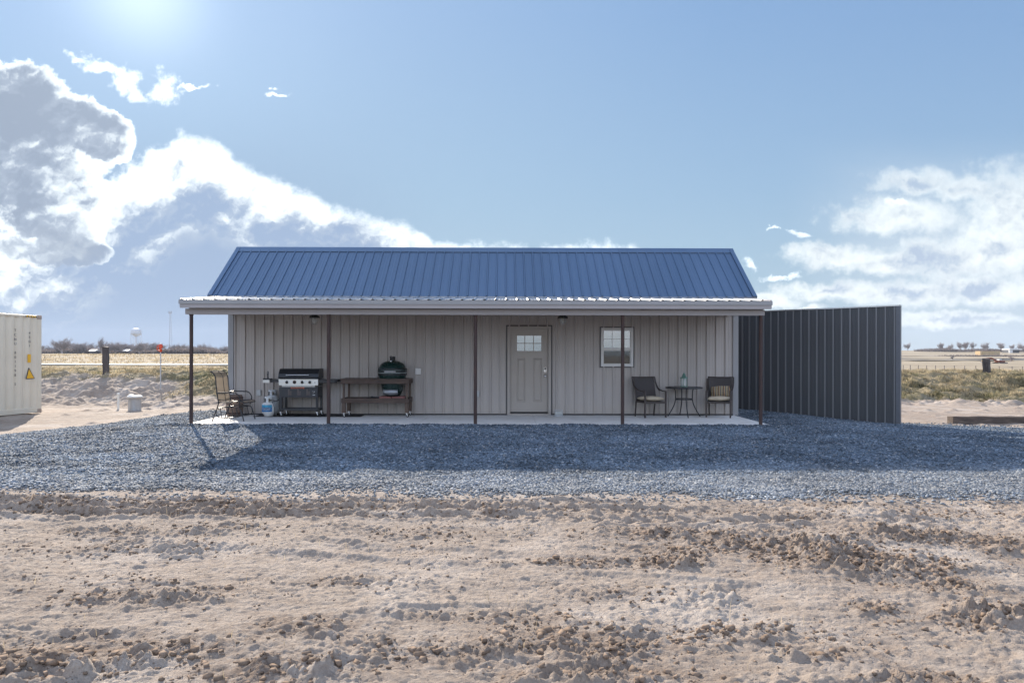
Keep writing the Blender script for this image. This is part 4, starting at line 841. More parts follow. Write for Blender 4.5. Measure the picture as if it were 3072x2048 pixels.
for x_, y_ in ((GX0+.04, GY0+.03), (GX1-.03, GY0+.03), (GX0+.05, GY1-.03), (GX1-.03, GY1-.03)): caster(x_, y_, .012, .115, .038, gr)
b = MB(); b.prism([(GY0-.0, .895), (GY0-.02, .93), (GY0+.0, 1.005), (GY0+.09, 1.115), (GY0+.15, 1.125), (GY1, 1.12), (GY1, .90)], 'x', GX0-.005, GX1+.01); lid = b.build('lid', mat('lid_black', (0.017, 0.018, 0.021), 0.35, 0, 0.1), gr)
b = MB(); hz_ = Z(880, 1090+298/8.71, GY0); xa, xb = X(780+705/8.71, GY0), X(780+1300/8.71, GY0); b.tube([(xa, GY0-.055, hz_), (xb, GY0-.055, hz_)], .011, 10)
for x_ in (xa+.03, xb-.02): b.tube([(x_, GY0-.055, hz_), (x_, GY0-.005, hz_)], .008, 8)
b.build('lid_handle', chrome_m, lid)
b = MB(); b.box(GX0+.02, GX1-.02, GY0+.03, GY1-.03, zt-.01, .898); b.build('griddle_top', black_m, gr)
for xa, xb in ((X(810, GY0), GX0), (GX1, X(1010, GY0))):
    b = MB(); b.box(xa, xb, GY0+.03, GY1-.02, zt-.018, zt-.002, bev=.004); b.box(xa+.01, xb, GY0+.03, GY0+.045, zt-.085 if xb > -4.5 else zt-.07, zt-.018); b.box(xa+.01, xb, GY1-.04, GY1-.025, zt-.07, zt-.018)
    sh = b.build('side_shelf', black_m, gr)
b = MB(); b.tube(bez([(X(1001, GY0), GY0+.03, zt-.06), (X(1008, GY0), GY0+.0, zt-.045), (X(1014, GY0), GY0+.01, zt-.02), (X(1012, GY0), GY0+.04, zt-.008)], 5), .010, 8); b.build('towel_bar', black_m, gr)
xa, xb = X(789.5, GY0), X(809.5, GY0); b = MB(); b.box(xa, xb, GY0+.01, GY0+.20, zt-.085, zt-.012, bev=.004); b.build('cup_holder', steel_m, gr)
gmx = Matrix.Identity(3)
scr = std(thing('griddle_scraper', ((xa+xb)/2, GY0+.10, zt-.012), 'black griddle press with upright handle standing on the steel holder', 'griddle tool'))
b = MB(); b.box(xa-.005, xb+.02, GY0+.03, GY0+.17, zt-.012, zt+.02, bev=.006); b.build('base', black_m, scr)
b = MB(); xm_ = X(780+180/8.71, GY0); b.prism([(xm_-.022, zt+.02), (xm_+.022, zt+.02), (xm_+.012, zt+.05), (xm_+.018, zt+.16), (xm_+.012, zt+.185), (xm_-.012, zt+.185), (xm_-.018, zt+.16), (xm_-.012, zt+.05)], 'y', GY0+.09, GY0+.115); hd = b.build('handle', black_m, scr)
b = MB(); b.lathe([(0, .002), (.007, .002), (.009, 0)], (xm_, GY0+.09, zt+.155), 10, M=RX); b.build('hanging_hole', white_m, hd)
# propane tanks
def tank(cx, cy, r, h, z0, label, m, lbl):
    t = std(thing('propane_tank', (cx, cy, z0), label, 'propane tank', 'propane tanks beside the griddle')); hb = h-.13
    b = MB(); b.lathe([(r*.55, 0), (r*.68, .0), (r*.68, .035)], (cx, cy, z0), 24); b.build('foot_ring', m, t)
    b = MB(); b.lathe([(0, .02), (r*.6, .025), (r*.9, .06), (r, .11), (r, hb-.09), (r*.93, hb-.04), (r*.7, hb-.005), (r*.3, hb+.005), (0, hb+.008)], (cx, cy, z0), 32); b.build('body', m, t)
    b = MB(); cr = r*.62
    for a0, a1 in ((R(-60), R(-35)), (R(-20), R(200)), (R(215), R(240))): pass
    for (a0, a1, za, zb) in ((0, 2*math.pi, hb+.095, hb+.13), (R(-10), R(190), hb-.012, hb+.095), (R(-108), R(-72), hb-.012, hb+.095), (R(-160), R(-150), hb-.012, hb+.095), (R(-30), R(-20), hb-.012, hb+.095)):
        b.lathe([(cr, za), (cr, zb), (cr-.004, zb), (cr-.004, za), (cr, za)], (cx, cy, z0), 24, a0=a0, a1=a1)
    b.build('collar', m, t)
    b = MB(); b.tube([(cx, cy, z0+hb), (cx, cy, z0+hb+.085)], .016, 10); b.tube([(cx-.05, cy-.02, z0+hb+.055), (cx+.045, cy-.02, z0+hb+.055)], .017, 10); b.lathe([(0, .012), (.028, .010), (.028, -.01), (0, -.012)], (cx, cy, z0+hb+.09), 14); b.build('valve', mat('brass', (0.30, 0.24, 0.14), 0.4, 0.8), t)
    if lbl:
        a0, a1 = R(-90-62), R(-90+50)
        b = MB(); b.lathe([(r+.0015, .105), (r+.0015, .27)], (cx, cy, z0), 24, a0=a0, a1=a1); lb = b.build('label', blue_m, t)
        b = MB(); b.lathe([(r+.0022, .215), (r+.0022, .268)], (cx, cy, z0), 24, a0=a0+.04, a1=a1-.04); b.build('label_band', lblue_m, lb)
        M0 = Matrix.Translation((cx-.02, cy-r-.002, z0+.19)) @ Matrix.Rotation(R(90), 4, 'X')
        o = text_obj('AmeriGas', .054, white_m, lb, M0, ext=.0005, bold=.001)
        for v in o.data.vertices:                       # wrap round the cylinder
            dxl = v.co.x+ORG[t.name].x-cx; a = dxl/r; v.co.x = cx+math.sin(a)*(r+.0028)-ORG[t.name].x; v.co.y = cy-math.cos(a)*(r+.0028)-ORG[t.name].y
        b = MB(); b.lathe([(r+.0025, .148), (r+.0025, .156)], (cx, cy, z0), 16, a0=a0+.3, a1=a1-.3); b.build('label_line', white_m, lb)
    return t
t1 = tank(X(807.5, 16.10), 16.10, .148, .455, .012, 'white propane tank with blue label standing in front of the other tank', tank_m, True)
t2 = tank(X(819, 16.36), 16.36, .155, .60, .012, 'taller grey propane tank behind the blue labelled one', tank2_m, False)
b = MB(); z_ = .012+.325+.055; b.tube(bez([(X(807.5, 16.1)+.03, 16.07, z_), (X(822, 16.05), 16.03, z_-.01), (X(830, 16.05), 16.06, z_-.03), (X(836, 16.05), 16.12, z_+.01), (GX0+.03, 16.2, z_+.08)], 6), .008, 8)
b.tube(bez([(X(820, 16.0), 15.95, z_-.03), (X(825, 16.0), 15.93, z_-.12), (X(828, 16.0), 15.93, .2), (X(826, 16.0), 15.96, .03)], 6), .005, 6)
b.build('gas_hose', blackm_m, gr)
# smoker cart
TX0, TX1 = X(1025, 15.95), X(1228.5, 15.95); TY0, TY1 = 15.86, 16.50
tb = std(thing('wooden_cart', ((TX0+TX1)/2, 16.22, 0), 'dark weathered wooden cart on casters that carries the green smoker', 'cart'))
zt = .885; ex = X(960+1425/6.533, 16.22); ey = 16.20; er = .305
b = MB(); b.box(TX0, TX1, TY0, TY0+.035, zt-.105, zt-.008, bev=.004); b.box(TX0, TX1, TY1-.035, TY1, zt-.105, zt-.008, bev=.004); b.box(TX0, TX0+.035, TY0+.035, TY1-.035, zt-.105, zt-.008); b.box(TX1-.035, TX1, TY0+.035, TY1-.035, zt-.105, zt-.008); b.build('top_apron', wood_m, tb)
b = MB()                                              # deck with a round hole
k = 40; ring_o = []
for i in range(k):
    a = 2*math.pi*i/k; c_, s_ = math.cos(a), math.sin(a); sc_ = min((TX1+.01-ex)/abs(c_) if c_ > 1e-6 else (.358)/abs(c_) if c_ < -1e-6 else 9, ((TY1-ey) if s_ > 0 else (ey-TY0+.01))/max(abs(s_), 1e-6)); ring_o.append((ex+c_*sc_, ey+s_*sc_))
vs = [];
rin = .304
for zz in (zt-.008, zt+.012):
    vs += [(ex+rin*math.cos(2*math.pi*i/k), ey+rin*math.sin(2*math.pi*i/k), zz) for i in range(k)]+[(*ring_o[i], zz) for i in range(k)]
for i in range(k):
    j = (i+1) % k; b.add([vs[2*k+i], vs[2*k+j], vs[3*k+j], vs[3*k+i]], [(3, 2, 1, 0)]); b.add([vs[i], vs[j], vs[k+j], vs[k+i]], [(0, 1, 2, 3)]); b.add([vs[k+i], vs[k+j], vs[3*k+j], vs[3*k+i]], [(0, 1, 2, 3)]); b.add([vs[i], vs[j], vs[2*k+j], vs[2*k+i]], [(3, 2, 1, 0)])
yy_ = TY0-.01; nb = 4; wdt = (TY1-TY0+.01)/nb
for q in range(nb): b.box(TX0-.01, ex-.36, yy_+q*wdt+.002, yy_+(q+1)*wdt-.002, zt-.008, zt+.012, bev=.003)
b.build('top', wood_m, tb)
zs = .42; b = MB(); b.box(TX0+.01, TX1-.005, TY0, TY0+.035, zs-.085, zs+.02, bev=.004); b.box(TX0+.01, TX1-.005, TY1-.035, TY1, zs-.085, zs+.02); b.box(TX0+.01, TX0+.045, TY0+.035, TY1-.035, zs-.085, zs+.02); b.box(TX1-.04, TX1-.005, TY0+.035, TY1-.035, zs-.085, zs+.02)
for q in range(4): b.box(TX0+.05, TX1-.05, TY0+.04+q*.12, TY0+.155+q*.12, zs-.005, zs+.012)
b.build('lower_shelf', wood_m, tb)
for x_, y_ in ((TX0+.06, TY0+.04), (TX1-.06, TY0+.04), (TX0+.06, TY1-.04), (TX1-.06, TY1-.04)):
    b = MB(); b.box(x_-.045, x_+.045, y_+(-.003 if y_ < 16.2 else -.05), y_+(.05 if y_ < 16.2 else .003), .10, zs-.085, bev=.004)
    b.box(x_-.022, x_+.022, y_+(0 if y_ < 16.2 else -.04), y_+(.04 if y_ < 16.2 else 0), zs+.02, zt-.105); b.build('leg', woodv_m, tb); caster(x_, y_+(.02 if y_ < 16.2 else -.02), 0, .10, .034, tb)
for x_, nm in ((X(1157, 16.05), 'paving_brick'), (X(1196, 16.05), 'paving_brick')):
    b = MB(); wd = .145 if x_ < X(1180, 16.05) else .15; b.box(x_-wd, x_+wd-.01, 16.03, 16.42, zs+.012, zs+.056, bev=.004); std(tag(b.build(nm, brick_m, origin=(x_, 16.2, zs+.012)), 'left red paving brick under the green smoker' if wd < .15 else 'right red paving brick under the green smoker', 'brick', 'bricks under the smoker'))
# kamado
eg = std(thing('kamado_smoker', (ex, ey, zs+.056), 'dark green egg shaped ceramic smoker set into the wooden cart', 'smoker'))
z0 = zs+.056; b = MB(); b.lathe([(0, z0), (.155, z0), (.19, z0+.03), (.235, z0+.12), (.272, z0+.28), (.31, z0+.45), (.328, z0+.50), (.330, z0+.545)], (ex, ey, 0), 40); b.lathe([(0, z0+.54), (.330, z0+.545)], (ex, ey, 0), 40)
# keep the belly inside the deck hole
b.v = [((v[0]-ex)*min(1, .300/max(1e-6, math.hypot(v[0]-ex, v[1]-ey)))+ex, (v[1]-ey)*min(1, .300/max(1e-6, math.hypot(v[0]-ex, v[1]-ey)))+ey, v[2]) if v[2] < zt+.02 else v for v in b.v]
b.build('base', egg_m, eg)
z1 = z0+.56; dh = [(.328, z1), (.334, z1+.02), (.332, z1+.07), (.322, z1+.10), (.308, z1+.14), (.28, z1+.185), (.235, z1+.225), (.17, z1+.255), (.10, z1+.275), (.06, z1+.282)]
b = MB(); b.lathe(dh, (ex, ey, 0), 44); dome = b.build('dome', egg_m, eg)
b = MB(); b.lathe([(.330, z1-.016), (.335, z1-.012), (.335, z1-.001), (.330, z1+.001)], (ex, ey, 0), 44); b.build('gasket', gasket_m, eg)
for zz in (z1-.045, z1+.028, z1+.085):
    b = MB(); b.lathe([(.328, zz-.014), (.339, zz-.014), (.339, zz+.014), (.328, zz+.014)], (ex, ey, 0), 44); b.build('band', black_m, eg)
b = MB(); b.lathe([(.058, z1+.28), (.062, z1+.30), (.058, z1+.305), (.058, z1+.345), (.0, z1+.345)], (ex, ey, 0), 24); b.build('chimney', mat('dark_iron', (0.05, 0.052, 0.055), 0.5, 0.5), dome)
b = MB(); b.lathe([(.066, z1+.335), (.068, z1+.36), (.05, z1+.372), (0, z1+.374)], (ex, ey, 0), 20); b.box(ex-.075, ex+.07, ey-.02, ey+.02, z1+.368, z1+.378); b.box(ex-.045, ex-.025, ey-.012, ey+.012, z1+.375, z1+.40); b.build('chimney_cap', black_m, dome)
b = MB(); Rt = Matrix.Rotation(R(68), 3, 'X'); b.lathe([(0, .016), (.02, .014), (.024, 0)], (ex-.012, ey-.165, z1+.268), 16, M=Rt); b.build('thermometer', chrome_m, dome)
b = MB(); b.tube([(ex-.13+.26*i/6, ey-.375+.02*abs(i-3)/3, z1+.028) for i in range(7)], .015, 10); hn = b.build('handle', mat('pale_handle', (0.42, 0.41, 0.42), 0.6), dome)
for x_ in (-.10, .10): b = MB(); b.tube([(ex+x_, ey-.36, z1+.028), (ex+x_, ey-.31, z1+.028)], .007, 8); b.build('handle_bracket', black_m, hn)
b = MB(); b.lathe([(.262, z0+.04), (.276, z0+.04), (.281, z0+.17), (.27, z0+.17)], (ex, ey, 0), 16, a0=R(-90-42), a1=R(-90+35)); b.build('draft_door', mat('dull_steel', (0.30, 0.31, 0.33), 0.4, 0.7), eg)
# tongs lying on the shelf
b = MB(); xx = X(960+1075/6.533, 16.05); b.tube(bez([(xx-.15, 16.05, zs+.025), (xx-.05, 16.02, zs+.045), (xx+.05, 16.02, zs+.035), (xx+.12, 16.05, zs+.02)], 5), .012, 8); b.tube(bez([(xx-.17, 16.09, zs+.022), (xx-.05, 16.09, zs+.035), (xx+.07, 16.07, zs+.04), (xx+.11, 16.08, zs+.022)], 5), .010, 8); b.box(xx-.09, xx-.04, 16.01, 16.06, zs+.04, zs+.062, bev=.01)
std(tag(b.build('grill_glove', blackm_m, origin=(xx, 16.05, zs+.012)), 'small black grill tool lying on the cart shelf beside the bricks', 'grill tool'))
# barrel behind the rocking chair
bx_, by_ = X(709, 16.25), 16.2; br = std(thing('wooden_barrel', (bx_, by_, 0), 'short brown wooden barrel against the wall behind the sling chair', 'barrel'))
b = MB(); b.lathe([(0, 0), (.165, 0), (.185, .12), (.195, .26), (.185, .40), (.168, .50), (.150, .50), (.150, .47), (0, .47)], (bx_, by_, 0), 20); b.build('staves', barrel_m, br)
for zz, rr_ in ((.06, .178), (.42, .185)): b = MB(); b.lathe([(rr_, zz), (rr_+.004, zz), (rr_+.004, zz+.035), (rr_, zz+.035)], (bx_, by_, 0), 24); b.build('hoop', rust_m, br)
# small glass lantern by the door
lx, ly = X(1676, 16.25), 16.28
la = std(thing('glass_lantern', (lx, ly, 0), 'small square clear glass lantern on the slab right of the door', 'lantern'))
b = MB(); b.box(lx-.125, lx+.115, ly-.09, ly+.09, 0.0, .022, bev=.006); b.build('base', galv_m, la)
b = MB()
for sx_ in (-1, 1):
    for sy_ in (-1, 1): b.box(lx+sx_*.085-.006, lx+sx_*.085+.006, ly+sy_*.06-.006, ly+sy_*.06+.006, .022, .15)
for sy_ in (-1, 1):
    for zz in (.03, .105, .145): b.box(lx-.079, lx+.079, ly+sy_*.06-.005, ly+sy_*.06+.005, zz-.005, zz+.005)
for sx_ in (-1, 1):
    for zz in (.03, .145): b.box(lx+sx_*.085-.005, lx+sx_*.085+.005, ly-.055, ly+.055, zz-.005, zz+.005)
b.build('frame', galv_m, la)
b = MB(); b.box(lx-.078, lx+.078, ly-.053, ly+.053, .024, .10); b.build('glass', clear_m, la)

# rocking / glider chair (faces right), local x forward
def chair_glider():
    # small parts share the root's local frame; y: near side negative
    t = thing('sling_glider_chair', (-6.52, 15.2, 0), 'high backed tan sling chair with black tube frame at the left porch end', 'chair', rz=R(-3)); L = True; W = .29
    back = [(-.045, 1.085), (.02, 1.04), (.067, .95), (.082, .79), (.105, .62), (.125, .47), (.135, .42)]
    for s_ in (-1, 1):
        y = s_*W; b = MB()
        b.tube(bez([(x, y, z) for x, z in back]+[(.13, y, .36), (.105, y, .28)], 5), .013, 8); b.build('back_rail', black_m, t, loc=L)
        b = MB(); b.tube(bez([(.10, y*1.04, .61), (.20, y*1.06, .625), (.40, y*1.06, .625), (.53, y*1.06, .61), (.60, y*1.05, .54), (.615, y*1.03, .47), (.60, y, .40), (.59, y, .34)], 5), .013, 8); b.build('armrest', black_m, t, loc=L)
        b = MB(); b.tube([(.135, y, .42), (.3, y, .405), (.5, y, .43), (.62, y, .44), (.685, y, .42), (.70, y, .395)], .011, 8); b.build('seat_rail', black_m, t, loc=L)
        b = MB(); b.tube([(.0, y, .0), (.045, y, .14), (.10, y, .27)], .013, 8); b.build('leg', black_m, t, loc=L)
        b = MB(); b.tube([(.70, y, .0), (.665, y, .14), (.63, y, .24), (.60, y, .285)], .013, 8); b.build('leg', black_m, t, loc=L)
        b = MB(); b.tube(bez([(.60, y, .30), (.40, y, .31), (.2, y, .29), (.11, y, .27), (.085, y, .20), (.10, y, .12), (.17, y, .085), (.30, y, .075), (.48, y, .085), (.60, y, .11), (.635, y, .17), (.61, y, .28)], 5), .010, 8); b.build('base_loop', black_m, t, loc=L)
        b = MB(); b.tube([(.16, y*.95, .29), (.205, y*.95, .08)], .009, 6); b.build('swing_arm', black_m, t, loc=L)
        b = MB(); b.tube([(.52, y*.95, .30), (.56, y*.95, .095)], .009, 6); b.build('swing_arm', black_m, t, loc=L)
    for x, z in ((-.045, 1.085), (.125, .465), (.135, .40), (.11, .285), (.105, .61), (.70, .395), (.55, .30), (.3, .08)):
        b = MB(); b.tube([(x, -W, z), (x, W, z)], .011, 8); b.build('cross_bar', black_m, t, loc=L)
    b = MB(); P_ = bez([(x, 0, z) for x, z in back], 4); vs = []
    for p in P_: vs += [(p.x+.004, -W+.01, p.z), (p.x+.022, 0, p.z), (p.x+.004, W-.01, p.z)]
    b.add(vs, [(3*i+j, 3*i+j+1, 3*i+j+4, 3*i+j+3) for i in range(len(P_)-1) for j in (0, 1)], True); b.build('back_sling', rsling_m, t, loc=L)
    b = MB(); P_ = bez([(.15, 0, .41), (.3, 0, .385), (.5, 0, .41), (.62, 0, .425), (.69, 0, .41), (.71, 0, .385)], 4); vs = []
    for p in P_: vs += [(p.x, -W+.01, p.z+.008), (p.x, 0, p.z-.008), (p.x, W-.01, p.z+.008)]
    b.add(vs, [(3*i+j, 3*i+j+1, 3*i+j+4, 3*i+j+3) for i in range(len(P_)-1) for j in (0, 1)], True); b.build('seat_sling', rsling_m, t, loc=L)
    b = MB(); b.tube([(p[0]+.03, 0, p[1]) for p in back], .006, 6); b.tube([(.15, 0, .412), (.3, 0, .387), (.5, 0, .413), (.69, 0, .41)], .006, 6); b.build('centre_seam', black_m, t, loc=L)
    return t
std(chair_glider())

# dining chairs: local frame, faces -y
def dining_chair(label):
    t = thing('patio_chair', (0, 0, 0), label, 'chair', 'dark sling chairs at the bistro table'); L = True; W = .27
    for s_ in (-1, 1):
        b = MB(); x = s_*W
        b.box(x-.018, x+.018, -.27, -.235, 0, .60, bev=.004); b.build('leg', bronze_m, t, loc=L)
        b = MB(); b.tube([(x*.92, .27, 0), (x*.93, .24, .2), (x*.95, .21, .40)], .018, 6); b.build('leg', bronze_m, t, loc=L)
        b = MB(); P_ = bez([(x*1.12, .33, .925), (x*1.12, .28, .80), (x*1.1, .20, .70), (x*1.06, .10, .645), (x*1.03, -.02, .62), (x, -.16, .612), (x, -.265, .605)], 5)
        for i in range(len(P_)-1):
            p, q = P_[i], P_[i+1]; b.add([(p.x-.018, p.y, p.z-.012), (p.x+.018, p.y, p.z-.012), (p.x+.018, p.y, p.z+.012), (p.x-.018, p.y, p.z+.012), (q.x-.018, q.y, q.z-.012), (q.x+.018, q.y, q.z-.012), (q.x+.018, q.y, q.z+.012), (q.x-.018, q.y, q.z+.012)], [(0, 1, 5, 4), (1, 2, 6, 5), (2, 3, 7, 6), (3, 0, 4, 7), (3, 2, 1, 0), (4, 5, 6, 7)])
        b.build('armrest', bronze_m, t, loc=L)
        b = MB(); b.tube([(x*.98, .20, .38), (x*.97, .245, .6), (x*.96, .32, .92)], .014, 8); b.build('back_rail', bronze_m, t, loc=L)
        b = MB(); b.box(x*.93-.015, x*.93+.015, -.24, .21, .34, .375); b.build('seat_rail', bronze_m, t, loc=L)
    b = MB(); b.box(-.25, .25, -.262, -.235, .33, .372); b.box(-.25, .25, .195, .22, .35, .38); b.build('seat_frame', bronze_m, t, loc=L)
    b = MB(); nr, nc = 10, 8; vs = []
    for i in range(nr+1):
        f = i/nr; z = .38+.56*f; y = .20+.06*f+.07*f*f
        for j in range(nc+1):
            g_ = j/nc*2-1; vs.append((g_*(.25+.005*f), y+.03*(1-g_*g_)*(1 if f < .97 else .8), z-(.012*(1-g_*g_) if i == nr else 0)))
    k = len(vs); vs2 = [(v[0], v[1]+.012, v[2]) for v in vs]; fs = []
    for i in range(nr):
        for j in range(nc): a = i*(nc+1)+j; fs += [(a, a+1, a+nc+2, a+nc+1), (k+a+nc+1, k+a+nc+2, k+a+1, k+a)]
    for j in range(nc): a = nr*(nc+1)+j; fs.append((a, a+1, k+a+1, k+a))
    b.add(vs+vs2, fs, True); b.build('backrest', sling_m, t, loc=L)
    b = MB(); b.tube([(-.30, .335, .932), (-.1, .352, .925), (.1, .352, .925), (.30, .335, .932)], .014, 8); b.build('top_rail', bronze_m, t, loc=L)
    b = MB(); b.box(-.245, .245, -.24, .20, .360, .372); b.build('seat', sling_m, t, loc=L)
    return t
def cushion(name, label, m, sx, sy, sz, pw_=2.6, n=16):
    """rounded pillow, local centre at origin"""
    vs, fs = [], []
    for side in (1, -1):
        for i in range(n+1):
            for j in range(n+1):
                u, v = i/n*2-1, j/n*2-1; e = (1-abs(u)**pw_)*(1-abs(v)**pw_); zz = side*sz*max(0, e)**.42
                k_ = 1-.05*(abs(u*v)); vs.append((u*sx*k_*(1+.02*math.sin(5*v)), v*sy*k_*(1+.02*math.cos(4*u)), zz+.004*math.sin(7*u+3*v)))
    q = (n+1)**2
    for s_ in range(2):
        for i in range(n):
            for j in range(n):
                a = s_*q+i*(n+1)+j; f = (a, a+n+1, a+n+2, a+1); fs.append(f if s_ == 0 else f[::-1])
    b = MB(); b.add(vs, fs, True); o = b.build(name, m); tag(o, label, 'cushion' if 'cush' in name else 'pillow'); return o
c1 = std(dining_chair('dark brown sling armchair beside the white window, left of the bistro table'))
c1.location = (X(1951, 16.1), 16.10, 0); c1.rotation_euler = (0, 0, R(17))
c2 = std(dup(c1)); c2['label'] = 'dark sling armchair holding the striped pillow, right of the bistro table'
c2.location = (X(2160, 16.1), 16.12, 0); c2.rotation_euler = (0, 0, R(-22))
for ch, lab, px in ((c1, 'thick beige seat cushion on the chair beside the white window', 1), (c2, 'beige seat cushion under the striped pillow on the right chair', 2)):
    o = std(cushion('seat_cushion', lab, cush_m, .265, .245, .058)); o['group'] = 'beige seat cushions'
    rz = ch.rotation_euler.z; o.location = ch.location+Matrix.Rotation(rz, 3, 'Z') @ Vector((0, -.03, .432)); o.rotation_euler = (R(-2), R(1.5 if px == 1 else -1), rz+R(4))
o = std(cushion('striped_pillow', 'brown and cream striped pillow leaning on the back of the right chair', stripe_m, .22, .135, .06)); rz = c2.rotation_euler.z
o.location = c2.location+Matrix.Rotation(rz, 3, 'Z') @ Vector((.02, .145, .595)); o.rotation_euler = (R(72), R(-3), rz+R(3))
# bistro table
bx, by = X(2053, 16.12), 16.12
bt = std(thing('bistro_table', (bx, by, 0), 'round black bistro table with bowed legs between the two dark armchairs', 'table'))
b = MB(); b.lathe([(.40, .672), (.425, .672), (.43, .68), (.43, .70), (.425, .706), (.40, .706), (.40, .672)], (bx, by, 0), 48); b.build('rim', black_m, bt)
b = MB(); b.lathe([(0, .690), (.40, .690), (.40, .698), (0, .698)], (bx, by, 0), 40); b.build('tabletop', mat('dark_glass_top', (0.05, 0.055, 0.06), 0.15, 0, 0.1), bt)
for a in (R(-90), R(0), R(90), R(180)):
    c_, s_ = math.cos(a), math.sin(a); b = MB(); b.tube(bez([(bx+c_*r_, by+s_*r_, z_) for r_, z_ in ((.25, .675), (.225, .655), (.205, .61), (.20, .50), (.20, .41), (.225, .30), (.28, .18), (.345, .07), (.385, 0.01))], 5), .0125, 8); b.build('leg', black_m, bt)
b = MB(); b.tube([(bx-.20, by, .405), (bx+.20, by, .405)], .012, 8); b.tube([(bx, by-.20, .405), (bx, by+.20, .405)], .012, 8); b.tube([(bx+.2*math.cos(2*math.pi*k/24), by+.2*math.sin(2*math.pi*k/24), .425) for k in range(24)], .009, 6, True); b.build('brace', black_m, bt)
# lantern on the table
lx, ly, lz = X(2053, 16.12), 16.12, .706
la = std(thing('candle_lantern', (lx, ly, lz), 'green patinated metal candle lantern with spired top on the bistro table', 'lantern'))
b = MB(); b.lathe([(0, 0), (.085, 0), (.088, .012), (.078, .022), (.0, .022)], (lx, ly, lz), 8, smooth=False); b.lathe([(.078, .205), (.092, .205), (.09, .222), (.05, .24), (.042, .245), (.042, .262), (.05, .266), (.036, .282), (.022, .30), (.026, .308), (.012, .322), (.006, .345), (0, .36)], (lx, ly, lz), 8, smooth=False); b.build('cap', green_m, la)
for k in range(6):
    a = R(60*k+12); b = MB(); b.tube([(lx+.079*math.cos(a), ly+.079*math.sin(a), lz+.02), (lx+.079*math.cos(a), ly+.079*math.sin(a), lz+.21)], .006, 6); b.build('bar', green_m, la)
b = MB(); b.lathe([(.072, .022), (.072, .206)], (lx, ly, lz), 6, smooth=False); b.build('glass', clear_m, la)
b = MB(); b.lathe([(0, .024), (.026, .024), (.026, .085), (0, .088)], (lx-.01, ly, lz), 14); b.build('candle', wax_m, la)

# ---------------------------------------------------------------- yard things
# shipping container
ca, cb_ = Vector((X(125, 20.4), 20.4)), Vector((X(0, 19.03), 19.03)); cd = (cb_-ca).normalized(); cn = Vector((-cd.y, cd.x));  cn = cn if cn.x > 0 else -cn
cz0 = Z(124, 1237, 20.4); cz1 = cz0+2.896; yd = Vector((-cd.x, -cd.y))
zc = min(cz0, hz(ca.x, ca.y)+.02)
# local frame: x along the side towards the viewer, y outwards (to the right), z up
Mc = Matrix(((cd.x, cn.x, 0, ca.x), (cd.y, cn.y, 0, ca.y), (0, 0, 1, cz0), (0, 0, 0, 1)))
cont = bpy.data.objects.new('shipping_container', None); col.objects.link(cont); cont.matrix_world = Mc; tag(cont, 'cream white corrugated shipping container standing at the left edge of the yard', 'shipping container'); ORG[cont.name] = Vector((0, 0, 0))
LW, LL, LH = 2.44, 12.19, 2.896
b = MB(); pr = []; s_ = .11; per = .278
while s_ < LL-.16: pr += [(s_, -.012), (s_+.07, -.012), (s_+.138, -.048), (s_+.208, -.048)]; s_ += per
kk = len(pr); b.add([(p, q, .16) for p, q in pr]+[(p, q, LH-.06) for p, q in pr], [(i, i+1, kk+i+1, kk+i) for i in range(kk-1)])
b.add([(p, -LW-q, .16) for p, q in pr]+[(p, -LW-q, LH-.06) for p, q in pr], [(kk+i, kk+i+1, i+1, i) for i in range(kk-1)])
b.box(.02, .06, -LW+.08, -.08, .1, LH-.03); b.box(LL-.06, LL-.02, -LW+.08, -.08, .1, LH-.03)
cw = b.build('side_wall', cont_m, cont, loc=True)
b = MB(); pr = []; s_ = .16
while s_ < LL-.2: pr += [(s_, LH-.02), (s_+.09, LH-.02), (s_+.12, LH+.012), (s_+.21, LH+.012)]; s_ += .24
kk = len(pr); b.add([(p, -.05, q) for p, q in pr]+[(p, -LW+.05, q) for p, q in pr], [(i, i+1, kk+i+1, kk+i) for i in range(kk-1)]); 
for i in range(0, kk-1): b.add([(pr[i][0], -.05, LH-.03), (pr[i+1][0], -.05, LH-.03), (pr[i+1][0], -.05, pr[i+1][1]), (pr[i][0], -.05, pr[i][1])], [(0, 1, 2, 3)])
b.build('roof', cont_m, cont, loc=True)
b = MB()
for y0 in (-.06, -LW): b.box(.12, LL-.12, y0, y0+.06, LH-.075, LH-.012, bev=.01)
for x0 in (0, LL-.06): b.box(x0, x0+.06, -LW+.1, -.1, LH-.1, LH-.01)
b.build('top_rail', cont_m, cont, loc=True)
b = MB()
for y0 in (-.06, -LW): b.box(.12, LL-.12, y0, y0+.06, .02, .165, bev=.01)
for x0 in (0, LL-.06): b.box(x0, x0+.06, -LW+.1, -.1, .02, .16)
b.box(.1, LL-.1, -LW+.1, -.1, .06, .15); b.build('bottom_rail', cont_m, cont, loc=True)
for x0 in (0, LL-.12):
    for y0 in (-.12, -LW): b = MB(); b.box(x0, x0+.12, y0, y0+.12, .12, LH-.12, bev=.01); b.build('corner_post', cont_m, cont, loc=True)
for x0 in (-.004, LL-.16):
    for y0 in (-.155, -LW-.004):
        for z0, m_ in ((0, rustl_m), (LH-.12, rustl_m)): b = MB(); b.box(x0, x0+.165, y0, y0+.16, z0, z0+.122, bev=.012); b.build('corner_casting', m_, cont, loc=True)
b = MB()
for k in range(4):
    x0 = .20+.09*k; b.add([(x0, .0015, LH-.072), (x0+.045, .0015, LH-.072), (x0+.075, .0015, LH-.016), (x0+.03, .0015, LH-.016)], [(3, 2, 1, 0)])
b.build('hazard_stripe', yel_m, cont, loc=True)
b = MB()
